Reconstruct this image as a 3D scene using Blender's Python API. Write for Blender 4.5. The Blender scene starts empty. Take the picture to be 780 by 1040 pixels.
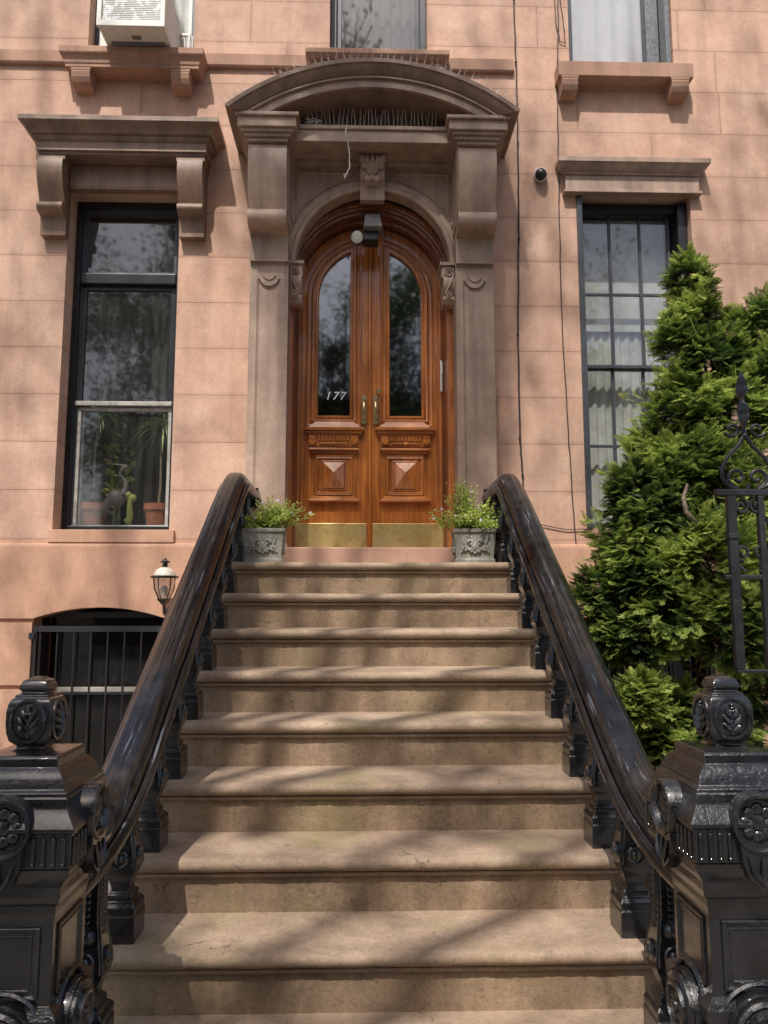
import bpy, bmesh, math, random
import numpy as np
from mathutils import Vector, Matrix
from mathutils.geometry import tessellate_polygon
random.seed(7); np.random.seed(7)
R = math.radians; PI = math.pi
sc = bpy.context.scene
col = sc.collection

# ------------------------------------------------------------ camera numbers
FOC = 781.0; PIT = R(7.08); YAW = R(1.6); CX, CZ = -.05, 1.63
def at(x, y, Y):
    """world point seen at photo pixel (x,y) on the plane at depth Y"""
    u = (x-390)/FOC; v = (520-y)/FOC
    f = (math.cos(PIT)*math.sin(YAW), math.cos(PIT)*math.cos(YAW), math.sin(PIT))
    r = (math.cos(YAW), -math.sin(YAW), 0)
    up = (-math.sin(PIT)*math.sin(YAW), -math.sin(PIT)*math.cos(YAW), math.cos(PIT))
    d = [f[i]+u*r[i]+v*up[i] for i in range(3)]
    t = Y/d[1]
    return Vector((CX+d[0]*t, Y, CZ+d[2]*t))

# ------------------------------------------------------------ mesh builder
class MB:
    def __init__(s): s.v = []; s.f = []
    def add(s, vs, fs):
        b = len(s.v); s.v += [tuple(p) for p in vs]; s.f += [tuple(i+b for i in f) for f in fs]; return s
    def box(s, x0, x1, y0, y1, z0, z1):
        return s.add([(x0,y0,z0),(x1,y0,z0),(x1,y1,z0),(x0,y1,z0),(x0,y0,z1),(x1,y0,z1),(x1,y1,z1),(x0,y1,z1)],
                     [(0,3,2,1),(4,5,6,7),(0,1,5,4),(1,2,6,5),(2,3,7,6),(3,0,4,7)])
    def frustum(s, cx, cy, levels, n=4, rot=None, sy=1):
        """levels (half, z): stacked n-gons; for n=4 half is the half side"""
        if rot is None: rot = PI/n
        k = 1/math.cos(PI/n) if n <= 8 else 1
        vs = []
        for h, z in levels:
            for i in range(n):
                a = rot+2*PI*i/n; vs.append((cx+h*k*math.cos(a), cy+h*k*math.sin(a)*sy, z))
        fs = []
        for j in range(len(levels)-1):
            for i in range(n):
                fs.append((j*n+i, j*n+(i+1)%n, (j+1)*n+(i+1)%n, (j+1)*n+i))
        fs.append(tuple(reversed(range(n)))); fs.append(tuple(range((len(levels)-1)*n, len(levels)*n)))
        return s.add(vs, fs)
    def disc(s, c, axis, prof, n=24):
        """lathe about axis through c; prof (radius, distance along axis)"""
        c = Vector(c); a = Vector(axis).normalized()
        u = a.cross(Vector((0,0,1)));
        if u.length < .1: u = a.cross(Vector((1,0,0)))
        u.normalize(); w = a.cross(u)
        vs = []
        for r, d in prof:
            for i in range(n):
                t = 2*PI*i/n; vs.append(c+a*d+u*(r*math.cos(t))+w*(r*math.sin(t)))
        fs = []
        for j in range(len(prof)-1):
            for i in range(n): fs.append((j*n+i, j*n+(i+1)%n, (j+1)*n+(i+1)%n, (j+1)*n+i))
        fs.append(tuple(reversed(range(n)))); fs.append(tuple(range((len(prof)-1)*n, len(prof)*n)))
        return s.add(vs, fs)
    def tube(s, pts, r, n=6, r1=None):
        pts = [Vector(p) for p in pts]; m = len(pts)
        if not isinstance(r, (list, tuple)):
            r = [r+(0 if r1 is None else (r1-r)*i/max(1, m-1)) for i in range(m)]
        vs = []; u = None
        for i, p in enumerate(pts):
            t = (pts[min(i+1, m-1)]-pts[max(i-1, 0)]).normalized()
            if u is None:
                u = t.orthogonal().normalized()
            else:
                u = (u-t*u.dot(t)); u = u.normalized() if u.length > 1e-6 else t.orthogonal().normalized()
            w = t.cross(u)
            for k in range(n):
                a = 2*PI*k/n; vs.append(p+u*(r[i]*math.cos(a))+w*(r[i]*math.sin(a)))
        fs = []
        for j in range(m-1):
            for k in range(n): fs.append((j*n+k, j*n+(k+1)%n, (j+1)*n+(k+1)%n, (j+1)*n+k))
        fs.append(tuple(reversed(range(n)))); fs.append(tuple(range((m-1)*n, m*n)))
        return s.add(vs, fs)
    def ball(s, c, r, n=10, m=7, sc3=(1,1,1)):
        vs = []; fs = []
        for j in range(m+1):
            t = PI*j/m
            for i in range(n):
                a = 2*PI*i/n
                vs.append((c[0]+r*sc3[0]*math.sin(t)*math.cos(a), c[1]+r*sc3[1]*math.sin(t)*math.sin(a), c[2]+r*sc3[2]*math.cos(t)))
        for j in range(m):
            for i in range(n): fs.append((j*n+i, (j+1)*n+i, (j+1)*n+(i+1)%n, j*n+(i+1)%n))
        return s.add(vs, fs)
    def sweep(s, path, prof, mapf, closed=False):
        """solid sweep: prof closed polygon (offset, d) along 2D path with mitres"""
        m = len(path); n = len(prof); vs = []
        def nrm(a, b):
            d = Vector((b[0]-a[0], b[1]-a[1]));
            if d.length < 1e-9: return Vector((0,0))
            d.normalize(); return Vector((-d[1], d[0]))
        for i in range(m):
            if closed: n1 = nrm(path[i-1], path[i]); n2 = nrm(path[i], path[(i+1) % m])
            else:
                n1 = nrm(path[max(i-1,0)], path[max(i,1)]) if i > 0 else nrm(path[0], path[1])
                n2 = nrm(path[i], path[i+1]) if i < m-1 else n1
            nn = n1+n2
            nn = nn/max(.2, nn.length_squared/2) if nn.length > 1e-6 else n1
            for o, d in prof: vs.append(mapf(path[i][0]+nn[0]*o, path[i][1]+nn[1]*o, d))
        fs = []
        for i in range(m if closed else m-1):
            a = i*n; b = ((i+1) % m)*n
            for k in range(n): fs.append((a+k, a+(k+1)%n, b+(k+1)%n, b+k))
        if not closed:
            fs.append(tuple(reversed(range(n)))); fs.append(tuple(range((m-1)*n, m*n)))
        return s.add(vs, fs)
    def prism(s, loops, mapf, d0, d1):
        """extruded polygon with holes; loops of 2D points"""
        L = [[Vector((p[0], p[1], 0)) for p in lp] for lp in loops]
        tris = tessellate_polygon(L); flat = [p for lp in L for p in lp]; N = len(flat)
        vs = [mapf(p[0], p[1], d0) for p in flat]+[mapf(p[0], p[1], d1) for p in flat]
        fs = [tuple(t) for t in tris]+[tuple(i+N for i in reversed(t)) for t in tris]
        b = 0
        for lp in L:
            k = len(lp)
            for i in range(k): fs.append((b+i, b+(i+1)%k, b+N+(i+1)%k, b+N+i))
            b += k
        return s.add(vs, fs)
    def build(s, name, mat, parent=None, smooth=None, bevel=0, loc=None, recalc=True):
        me = bpy.data.meshes.new(name); me.from_pydata(s.v, [], s.f)
        if recalc:
            bm = bmesh.new(); bm.from_mesh(me); bmesh.ops.recalc_face_normals(bm, faces=bm.faces); bm.to_mesh(me); bm.free()
        if smooth is not None:
            me.polygons.foreach_set('use_smooth', [True]*len(me.polygons))
            me.set_sharp_from_angle(angle=R(smooth))
        me.materials.append(mat)
        o = bpy.data.objects.new(name, me); col.objects.link(o)
        if parent: o.parent = parent
        if loc: o.location = loc
        if bevel:
            b = o.modifiers.new('bevel', 'BEVEL'); b.width = bevel; b.segments = 2; b.limit_method = 'ANGLE'; b.angle_limit = R(35)
        return o
XZ = lambda p, q, d: (p, d, q)      # path in the facade plane, d = depth
XY = lambda p, q, d: (p, q, d)      # path in plan, d = height
YZ = lambda p, q, d: (d, p, q)      # path in the section plane, d = across
def arc(cx, cz, r, a0, a1, n=24): return [(cx+r*math.cos(R(a0+(a1-a0)*i/n)), cz+r*math.sin(R(a0+(a1-a0)*i/n))) for i in range(n+1)]
def empty(name, loc=(0,0,0)):
    o = bpy.data.objects.new(name, None); col.objects.link(o); o.location = loc; o.empty_display_size = .1; return o
def tag(o, label=None, cat=None, group=None, kind=None):
    if label: o['label'] = label
    if cat: o['category'] = cat
    if group: o['group'] = group
    if kind: o['kind'] = kind
    return o
def copy_tree(o, parent=None):
    c = o.copy(); col.objects.link(c)
    if parent: c.parent = parent
    for ch in [x for x in bpy.data.objects if x.parent == o]: copy_tree(ch, c)
    return c

# ------------------------------------------------------------ materials
class M:
    def __init__(s, name):
        s.m = bpy.data.materials.new(name); s.m.use_nodes = True; s.nt = s.m.node_tree; s.b = s.nt.nodes['Principled BSDF']
    def n(s, t, **kw):
        nd = s.nt.nodes.new(t)
        for k, v in kw.items():
            if k[0] == '_': setattr(nd, k[1:], v)
            else:
                key = int(k[1:]) if k[0] == 'i' and k[1:].isdigit() else k.replace('__', ' ')
                if isinstance(v, bpy.types.NodeSocket): s.nt.links.new(v, nd.inputs[key])
                else: nd.inputs[key].default_value = v
        return nd
    def L(s, a, b): s.nt.links.new(a, b)
    def pos(s): return s.n('ShaderNodeNewGeometry').outputs['Position']
    def obj(s): return s.n('ShaderNodeTexCoord').outputs['Object']
    def noise(s, scale, vec=None, detail=5, rough=.6, stretch=None):
        v = vec if vec is not None else s.pos()
        if stretch: v = s.n('ShaderNodeVectorMath', _operation='MULTIPLY', i0=v, i1=stretch).outputs[0]
        return s.n('ShaderNodeTexNoise', Vector=v, Scale=scale, Detail=detail, Roughness=rough).outputs['Fac']
    def ramp(s, fac, stops):
        r = s.n('ShaderNodeValToRGB', Fac=fac); e = r.color_ramp.elements
        while len(e) < len(stops): e.new(.5)
        for i, (p, c) in enumerate(stops):
            e[i].position = p; e[i].color = (*c, 1) if isinstance(c, tuple) else (c, c, c, 1)
        return r.outputs['Color']
    def math(s, op, a, b=0., c=0.): return s.n('ShaderNodeMath', _operation=op, i0=a, i1=b, i2=c).outputs[0]
    def mix(s, fac, a, b, mode='MIX'):
        nd = s.nt.nodes.new('ShaderNodeMix'); nd.data_type = 'RGBA'; nd.blend_type = mode
        for sock, v in ((nd.inputs[0], fac), (nd.inputs[6], a), (nd.inputs[7], b)):
            if isinstance(v, bpy.types.NodeSocket): s.L(v, sock)
            elif sock == nd.inputs[0]: sock.default_value = v
            else: sock.default_value = (*v, 1) if isinstance(v, tuple) else (v, v, v, 1)
        return nd.outputs[2]
    def bump(s, h, strength=.3, dist=.01, normal=None):
        kw = dict(Height=h, Strength=strength, Distance=dist)
        nd = s.n('ShaderNodeBump', **kw)
        if normal is not None: s.L(normal, nd.inputs['Normal'])
        return nd.outputs[0]
    def set(s, color=None, rough=None, normal=None, **kw):
        for k, v in (('Base Color', color), ('Roughness', rough), ('Normal', normal), *[(k.replace('__', ' '), v) for k, v in kw.items()]):
            if v is None: continue
            if isinstance(v, bpy.types.NodeSocket): s.L(v, s.b.inputs[k])
            else: s.b.inputs[k].default_value = (*v, 1) if isinstance(v, tuple) else v
        return s.m

def m_stone(name, base, dark, light, joints=False, rough=.85, grain=.25, streak=0., moss=0., grit=0.):
    a = M(name); big = a.noise(1.1, detail=4); mid = a.noise(5.5, detail=6, rough=.65); fine = a.noise(190, detail=3, rough=.7); med = a.noise(38, detail=4, rough=.7)
    c = a.ramp(big, [(.3, dark), (.52, base), (.72, light)])
    c = a.mix(.45, c, a.ramp(mid, [(.3, dark), (.5, base), (.7, light)]))
    c = a.mix(.5, c, a.ramp(fine, [(.25, .72), (.5, 1.0), (.75, 1.12)]), 'MULTIPLY')
    c = a.mix(.5, c, a.ramp(med, [(.28, .8), (.5, 1.0), (.72, 1.1)]), 'MULTIPLY')
    h = a.math('ADD', a.math('MULTIPLY', fine, .35), a.math('MULTIPLY', med, .35)); h = a.math('ADD', h, a.math('MULTIPLY', mid, .8))
    if grit:
        g1 = a.noise(75, detail=8, rough=.85); g2 = a.noise(9, detail=9, rough=.8)
        c = a.mix(grit, c, a.ramp(g1, [(.34, .45), (.46, .95), (.56, 1.05), (.68, 1.5)]), 'MULTIPLY')
        c = a.mix(grit*.8, c, a.ramp(g2, [(.36, .62), (.48, 1.0), (.6, 1.0), (.7, 1.3)]), 'MULTIPLY')
        vz = a.n('ShaderNodeTexVoronoi', _feature='DISTANCE_TO_EDGE', Vector=a.n('ShaderNodeVectorMath', _operation='ADD', i0=a.pos(), i1=a.n('ShaderNodeVectorMath', _operation='SCALE', i0=a.n('ShaderNodeTexNoise', Vector=a.pos(), Scale=6., Detail=5.).outputs['Color'], Scale=.25).outputs[0]).outputs[0], Scale=1.6).outputs['Distance']
        ck = a.math('MULTIPLY', a.math('LESS_THAN', vz, .004), a.math('GREATER_THAN', g2, .54 if grit > .5 else 2.))
        c = a.mix(a.math('MULTIPLY', ck, .6), c, (.05,.035,.025)); h = a.math('ADD', h, a.math('MULTIPLY', g1, 1.2))
    if streak:
        st = a.noise(9, stretch=(1, 1, .07), detail=4)
        c = a.mix(streak, c, a.ramp(st, [(.38, .5), (.55, 1.0)]), 'MULTIPLY')
    if moss:
        ms = a.noise(2.3, detail=5); c = a.mix(a.math('MULTIPLY', a.ramp(ms, [(.52, 0.), (.68, 1.)]), moss), c, (.20, .17, .06))
    if joints:
        xyz = a.n('ShaderNodeSeparateXYZ', i0=a.pos()).outputs; x, z = xyz[0], xyz[2]
        q = a.math('DIVIDE', a.math('SUBTRACT', z, 2.449), .3455); row = a.math('FLOOR', q); fr = a.math('FRACT', q)
        dz = a.math('MINIMUM', fr, a.math('SUBTRACT', 1., fr)); dz = a.math('MULTIPLY', dz, .3455)
        rnd = a.n('ShaderNodeTexWhiteNoise', _noise_dimensions='1D', W=row).outputs['Value']
        qx = a.math('ADD', a.math('DIVIDE', x, 1.1), a.math('MULTIPLY', rnd, 7.)); cx = a.math('MULTIPLY', a.math('FLOOR', qx), a.math('GREATER_THAN', z, 4.87)); fx = a.math('FRACT', qx)
        dx = a.math('MULTIPLY', a.math('MINIMUM', fx, a.math('SUBTRACT', 1., fx)), 1.1)
        dx = a.math('ADD', dx, a.math('LESS_THAN', z, 4.87))
        d = a.math('MINIMUM', dz, dx)
        wob = a.math('MULTIPLY', a.noise(30, detail=3), .003); d = a.math('ADD', d, a.math('SUBTRACT', wob, .0015))
        line = a.math('SUBTRACT', 1., a.n('ShaderNodeMapRange', Value=d, i1=.001, i2=.0045).outputs[0])
        v = a.n('ShaderNodeCombineXYZ', X=cx, Y=row).outputs[0]
        bt = a.n('ShaderNodeTexWhiteNoise', _noise_dimensions='2D', Vector=v).outputs['Value']
        c = a.mix(1., c, a.ramp(bt, [(0, .90), (1, 1.05)]), 'MULTIPLY')
        edge = a.math('SUBTRACT', 1., a.n('ShaderNodeMapRange', Value=d, i1=.0, i2=.03).outputs[0])
        c = a.mix(a.math('MULTIPLY', edge, .16), c, (.25, .12, .08))
        pn = a.noise(2.1, detail=8, rough=.75); c = a.mix(.7, c, a.ramp(pn, [(.36, .80), (.47, 1.0), (.56, 1.0), (.66, 1.12)]), 'MULTIPLY')
        c = a.mix(a.math('MULTIPLY', line, a.math('MULTIPLY', a.noise(4, detail=3), .95)), c, (.16, .085, .06)); h = a.math('SUBTRACT', h, a.math('MULTIPLY', line, 1.4))
    return a.set(c, rough, a.bump(h, grain, .008))
WALL = m_stone('brownstone_stucco', (.59,.37,.265), (.475,.28,.195), (.70,.475,.355), joints=True, streak=.2, grit=.16)
BASE = m_stone('brownstone_plaster', (.57,.33,.22), (.47,.26,.165), (.65,.40,.28), streak=.22, grit=.25)
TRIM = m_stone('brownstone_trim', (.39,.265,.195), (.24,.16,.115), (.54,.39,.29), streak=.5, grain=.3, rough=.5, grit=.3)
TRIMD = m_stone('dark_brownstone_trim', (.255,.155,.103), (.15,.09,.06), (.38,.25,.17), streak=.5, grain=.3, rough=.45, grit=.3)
BAND = m_stone('brownstone_sill', (.40,.235,.16), (.32,.18,.125), (.48,.30,.21), streak=.3)
STEP = m_stone('tread_stone', (.335,.238,.163), (.17,.12,.083), (.55,.42,.30), streak=0, grain=.5, moss=.5, grit=.75)
RISER = m_stone('riser_stone', (.31,.213,.132), (.155,.104,.066), (.50,.365,.24), streak=.5, grain=.6, moss=.35, grit=.85)
THRESH = m_stone('threshold_stone', (.45,.265,.19), (.36,.20,.14), (.52,.33,.24), streak=.1)
URN = m_stone('weathered_cast_stone', (.33,.315,.26), (.10,.095,.075), (.70,.68,.60), grain=.9, streak=.5, grit=.9)
GROUND = m_stone('paving', (.17,.155,.135), (.10,.09,.08), (.24,.22,.19))
ASPH = m_stone('asphalt', (.05,.05,.052), (.035,.035,.037), (.07,.07,.07))
EARTH = m_stone('soil', (.09,.06,.04), (.05,.035,.025), (.14,.10,.07), grain=.9)

def m_iron(name, rough=.3, worn=.0, base=(.005,.0055,.0065), spec=1.5, coat=.4, cior=1.5, cr=.08, bs=.4, glint_streaks=False):
    a = M(name); n1 = a.noise(90, detail=4, rough=.65); n2 = a.noise(14, detail=5); n3 = a.noise(260, detail=2)
    c = a.mix(a.ramp(n2, [(.4, 0.), (.8, 1.)]), base, (.018,.018,.020))
    if worn: c = a.mix(a.math('MULTIPLY', a.ramp(a.noise(7, detail=8, rough=.75), [(.60, 0.), (.68, 1.)]), worn), c, (.13,.085,.06))
    spk = a.ramp(a.noise(42, detail=8, rough=.85), [(.655, 0.), (.70, 1.)])
    c = a.mix(a.math('MULTIPLY', spk, .6), c, (.30,.30,.31))
    if glint_streaks:  # gloss highlights painted into the base colour as pale streaks along the slope
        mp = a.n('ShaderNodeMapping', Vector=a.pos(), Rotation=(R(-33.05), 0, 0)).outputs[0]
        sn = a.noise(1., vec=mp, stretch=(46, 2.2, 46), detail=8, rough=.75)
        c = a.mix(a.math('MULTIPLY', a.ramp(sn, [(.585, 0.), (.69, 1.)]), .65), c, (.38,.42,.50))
    dust = a.n('ShaderNodeSeparateXYZ', i0=a.n('ShaderNodeNewGeometry').outputs['Normal']).outputs[2]
    c = a.mix(a.math('MULTIPLY', a.ramp(dust, [(.55, 0.), (1., 1.)]), a.math('MULTIPLY', n2, .05)), c, (.25,.23,.20))
    r = a.n('ShaderNodeMapRange', Value=n2, i1=.3, i2=.7, i3=rough-.06, i4=rough+.14).outputs[0]
    h = a.math('ADD', a.math('ADD', a.math('MULTIPLY', n1, .8), a.math('MULTIPLY', n3, .25)), a.math('MULTIPLY', a.noise(28, detail=3), 1.6))
    return a.set(c, r, a.bump(h, bs, .004), IOR=spec, Coat__Weight=coat, Coat__Roughness=cr, Coat__IOR=cior)
IRON = m_iron('black_gloss_iron', .22, coat=.6, cior=1.7)
IRONR = m_iron('gloss_iron_painted_glints', .30, worn=.0, spec=1.35, coat=.55, cior=1.6, cr=.05, bs=.25, glint_streaks=True, base=(.003,.0035,.0045))  # handrail black, with blue-white glints put into its colour
IRONN = m_iron('dusty_cast_iron', .26, worn=.15, base=(.004,.004,.0045), spec=1.45, coat=.7, cior=1.6, cr=.10, bs=.8)
IRONG = m_iron('wrought_iron', .42, worn=.1, base=(.010,.011,.013), spec=1.5)
BARS = m_iron('window_bar_iron', .45, base=(.02,.02,.022))

def m_wood(name, axis=2, c0=(.19,.052,.011), c1=(.46,.15,.030), c2=(.66,.25,.062), rough=.28):
    a = M(name); st = [22, 22, 22]; st[axis] = 1.2
    g = a.noise(1.6, stretch=tuple(st), detail=6, rough=.65); g2 = a.noise(9, stretch=tuple(v*1.4 for v in st), detail=3)
    big = a.noise(2.2, detail=3)
    c = a.ramp(g, [(.28, c0), (.5, c1), (.74, c2)]); c = a.mix(.35, c, a.ramp(g2, [(.3, .55), (.6, 1.1)]), 'MULTIPLY')
    c = a.mix(.5, c, a.ramp(big, [(.3, .65), (.7, 1.2)]), 'MULTIPLY')
    return a.set(c, rough, a.bump(g2, .12, .002), Coat__Weight=.8, Coat__Roughness=.08)
WOOD = m_wood('varnished_mahogany'); WOODH = m_wood('varnished_mahogany_rail', 0)
WOODD = m_wood('dark_mahogany', 2, (.05,.014,.006), (.18,.052,.016), (.28,.09,.028))

def simple(name, c, rough=.5, metal=0., vary=.15, scale=20, bump=.1, **kw):
    a = M(name); n = a.noise(scale, detail=5)
    cc = a.mix(1., c, a.ramp(n, [(.3, 1-vary), (.7, 1+vary*.5)]), 'MULTIPLY')
    return a.set(cc, rough, a.bump(n, bump, .003), Metallic=metal, **kw)
def m_brass():
    a = M('worn_brass'); n = a.noise(12, detail=7, rough=.7); n2 = a.noise(70, detail=3)
    c = a.ramp(n, [(.3, (.36,.24,.08)), (.47, (.66,.50,.19)), (.6, (.78,.62,.28)), (.72, (.88,.76,.44))])
    return a.set(c, a.n('ShaderNodeMapRange', Value=n, i1=.3, i2=.7, i3=.5, i4=.3).outputs[0], a.bump(n2, .08, .002), Metallic=.75)
BRASS = m_brass(); BRASSH = simple('polished_brass', (.75,.6,.32), .22, .9)
FRAME = simple('black_window_paint', (.014,.015,.018), .35, vary=.4)
FRAMEG = simple('grey_window_paint', (.05,.055,.065), .4, vary=.3)
SASH = simple('weathered_light_sash', (.42,.40,.36), .6, vary=.4)
WHITE = simple('white_paint', (.62,.60,.56), .5, vary=.2)
ACW = simple('yellowed_white_enamel', (.66,.64,.57), .45, vary=.12)
def m_peel():
    a = M('peeling_grille_enamel'); n = a.noise(16, detail=5, rough=.6)
    w = a.n('ShaderNodeTexWave', _wave_type='BANDS', _bands_direction='Z', Vector=a.pos(), Scale=22.).outputs['Fac']
    c = a.mix(a.ramp(n, [(.53, 0.), (.56, 1.)]), (.44,.45,.42), (.8,.8,.77)); c = a.mix(.5, c, a.ramp(w, [(.2, .55), (.6, 1.)]), 'MULTIPLY')
    return a.set(c, .5, a.bump(w, .5, .006))
ACG = m_peel()
CURT = simple('white_curtain', (.78,.79,.80), .9, vary=.1, scale=6)
CURTG = simple('grey_net_curtain', (.60,.62,.57), .9, vary=.25, scale=8)
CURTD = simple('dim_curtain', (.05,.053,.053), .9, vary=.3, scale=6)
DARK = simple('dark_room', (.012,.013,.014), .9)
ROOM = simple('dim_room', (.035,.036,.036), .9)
TERRA = simple('terracotta', (.45,.15,.075), .75, vary=.25)
GREYST = simple('pewter_grey', (.17,.165,.16), .5, vary=.3)
PLASTW = simple('white_plastic', (.75,.76,.78), .35, vary=.05)
PLASTB = simple('black_plastic', (.015,.015,.017), .35)
CABLE = simple('dark_cable', (.035,.02,.018), .6)
CORD = simple('off_white_cord', (.6,.57,.5), .8)
SPIKE = simple('spike_steel', (.62,.56,.5), .6, .0)
GALV = simple('galvanized_grille', (.2,.21,.22), .4, .5, vary=.5, scale=60)
LAMPT = simple('lantern_white_top', (.55,.50,.41), .4, vary=.3, scale=30)
BRICK = simple('opposite_house_wall', (.30,.17,.12), .85, vary=.3, scale=3)
def m_glass(name, tint=.9, refl=1., dirt=.05, wav=.02, ior=1.5, base=.04):
    a = M(name); nt = a.nt
    geo = a.n('ShaderNodeNewGeometry').outputs
    dt = a.math('ABSOLUTE', a.n('ShaderNodeVectorMath', _operation='DOT_PRODUCT', i0=geo['Normal'], i1=geo['Incoming']).outputs['Value'])
    fr = a.math('ADD', .04, a.math('MULTIPLY', .96, a.math('POWER', a.math('SUBTRACT', 1., dt), 5.)))
    fac = a.math('MINIMUM', a.math('ADD', a.math('MULTIPLY', fr, refl), base), 1.)
    nrm = a.bump(a.noise(3.5, detail=2), wav, .05)
    g = a.n('ShaderNodeBsdfGlossy', Color=(1,1,1,1), Roughness=.034, Normal=nrm); t = a.n('ShaderNodeBsdfTransparent', Color=(tint,tint,tint,1))
    d = a.n('ShaderNodeBsdfDiffuse', Color=(.5,.5,.47,1))
    m1 = a.n('ShaderNodeMixShader', i0=fac, i1=t.outputs[0], i2=g.outputs[0])
    ds = a.noise(20, stretch=(1.5,1.5,.12), detail=6, rough=.7); df = a.math('MULTIPLY', a.ramp(ds, [(.4, .25), (.75, 1.)]), dirt)
    m2 = a.n('ShaderNodeMixShader', i0=df, i1=m1.outputs[0], i2=d.outputs[0])
    a.L(m2.outputs[0], nt.nodes['Material Output'].inputs[0]); return a.m
GLASS = m_glass('window_glass', refl=1.5, dirt=.05, base=.02, wav=.006)
GLASSD = m_glass('door_glass', tint=.6, refl=2.2, dirt=.012, base=.08, wav=.004)
GLASSB = m_glass('basement_glass', tint=.75, refl=.8, dirt=.01, base=.0, wav=.004)
GLASSL = m_glass('lantern_glass', tint=.85, refl=1., dirt=.15)

def m_leaf(name, stops, trans=.35, rough=.5, scale=60):
    a = M(name); nt = a.nt
    at_ = a.n('ShaderNodeAttribute', _attribute_name='tone').outputs['Fac']
    n = a.noise(scale, detail=2); n2 = a.noise(3.0, detail=3)
    f = a.math('ADD', a.math('MULTIPLY', n, .3), a.math('ADD', a.math('MULTIPLY', at_, .75), a.math('MULTIPLY', n2, .25)))
    f = a.math('SUBTRACT', f, .25)
    c = a.ramp(f, stops)
    a.set(c, rough)
    tr = a.n('ShaderNodeBsdfTranslucent', Color=c)
    mx = a.n('ShaderNodeMixShader', i0=trans, i1=a.b.outputs[0], i2=tr.outputs[0])
    a.L(mx.outputs[0], nt.nodes['Material Output'].inputs[0]); return a.m
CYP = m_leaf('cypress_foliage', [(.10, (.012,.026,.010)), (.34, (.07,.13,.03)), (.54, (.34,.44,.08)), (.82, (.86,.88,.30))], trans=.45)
STREET = m_leaf('street_tree_leaf', [(.1, (.02,.05,.01)), (.6, (.06,.11,.02)), (.95, (.11,.17,.04))], trans=.3)
HERB = m_leaf('herb_leaf', [(.05, (.07,.15,.02)), (.35, (.38,.52,.08)), (.75, (.82,.86,.28))], trans=.45)
DRAC = m_leaf('dracaena_leaf', [(.1, (.05,.10,.04)), (.6, (.24,.36,.13)), (.9, (.62,.72,.42))], trans=.25)
BARK = simple('bark', (.10,.075,.055), .9, vary=.5, scale=25, bump=.9)
BARKL = simple('pale_branch_bark', (.30,.24,.18), .9, vary=.4, scale=30, bump=.6)
BARKD = simple('mid_brown_branch_bark', (.20,.15,.11), .9, vary=.6, scale=40, bump=.9)  # mid-brown bark of the bare branch, darker than BARKL
PETAL = simple('pale_violet_petal', (.75,.68,.82), .6)

# ------------------------------------------------------------ foliage helper
def leaf_object(name, mat, V, F, tone, parent=None, loc=None):
    """V (n,3), F (m,4) quads, tone (n,)"""
    me = bpy.data.meshes.new(name); nv, nf = len(V), len(F)
    me.vertices.add(nv); me.vertices.foreach_set('co', V.astype(np.float32).ravel())
    me.loops.add(nf*4); me.loops.foreach_set('vertex_index', F.astype(np.int32).ravel())
    me.polygons.add(nf); me.polygons.foreach_set('loop_start', np.arange(0, nf*4, 4, dtype=np.int32))
    at_ = me.attributes.new('tone', 'FLOAT', 'POINT'); at_.data.foreach_set('value', tone.astype(np.float32))
    me.update(calc_edges=True); me.validate()
    me.materials.append(mat); o = bpy.data.objects.new(name, me); col.objects.link(o)
    if parent: o.parent = parent
    if loc: o.location = loc
    return o
def frames(d, roll):
    """rotation matrices with local +Y = d"""
    d = d/np.linalg.norm(d, axis=1, keepdims=True)
    up = np.tile([0., 0., 1.], (len(d), 1)); up[np.abs(d[:, 2]) > .95] = [1, 0, 0]
    x = np.cross(d, up); x /= np.linalg.norm(x, axis=1, keepdims=True); z = np.cross(x, d)
    c, s_ = np.cos(roll)[:, None], np.sin(roll)[:, None]
    x2 = x*c+z*s_; z2 = -x*s_+z*c
    return np.stack([x2, d, z2], axis=2)
def scatter(tv, tf, tt, P, D, S, roll, tone):
    Rm = frames(D, roll); n = len(P)
    V = np.einsum('nij,kj->nki', Rm, tv)*S[:, None, None]+P[:, None, :]
    F = tf[None, :, :]+(np.arange(n)*len(tv))[:, None, None]
    T = tt[None, :]*.5+tone[:, None]*.5+0
    return V.reshape(-1, 3), F.reshape(-1, 4), T.ravel()
def quad_leaf(pts):  # rhombus leaves as quads
    return np.array(pts)
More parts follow.
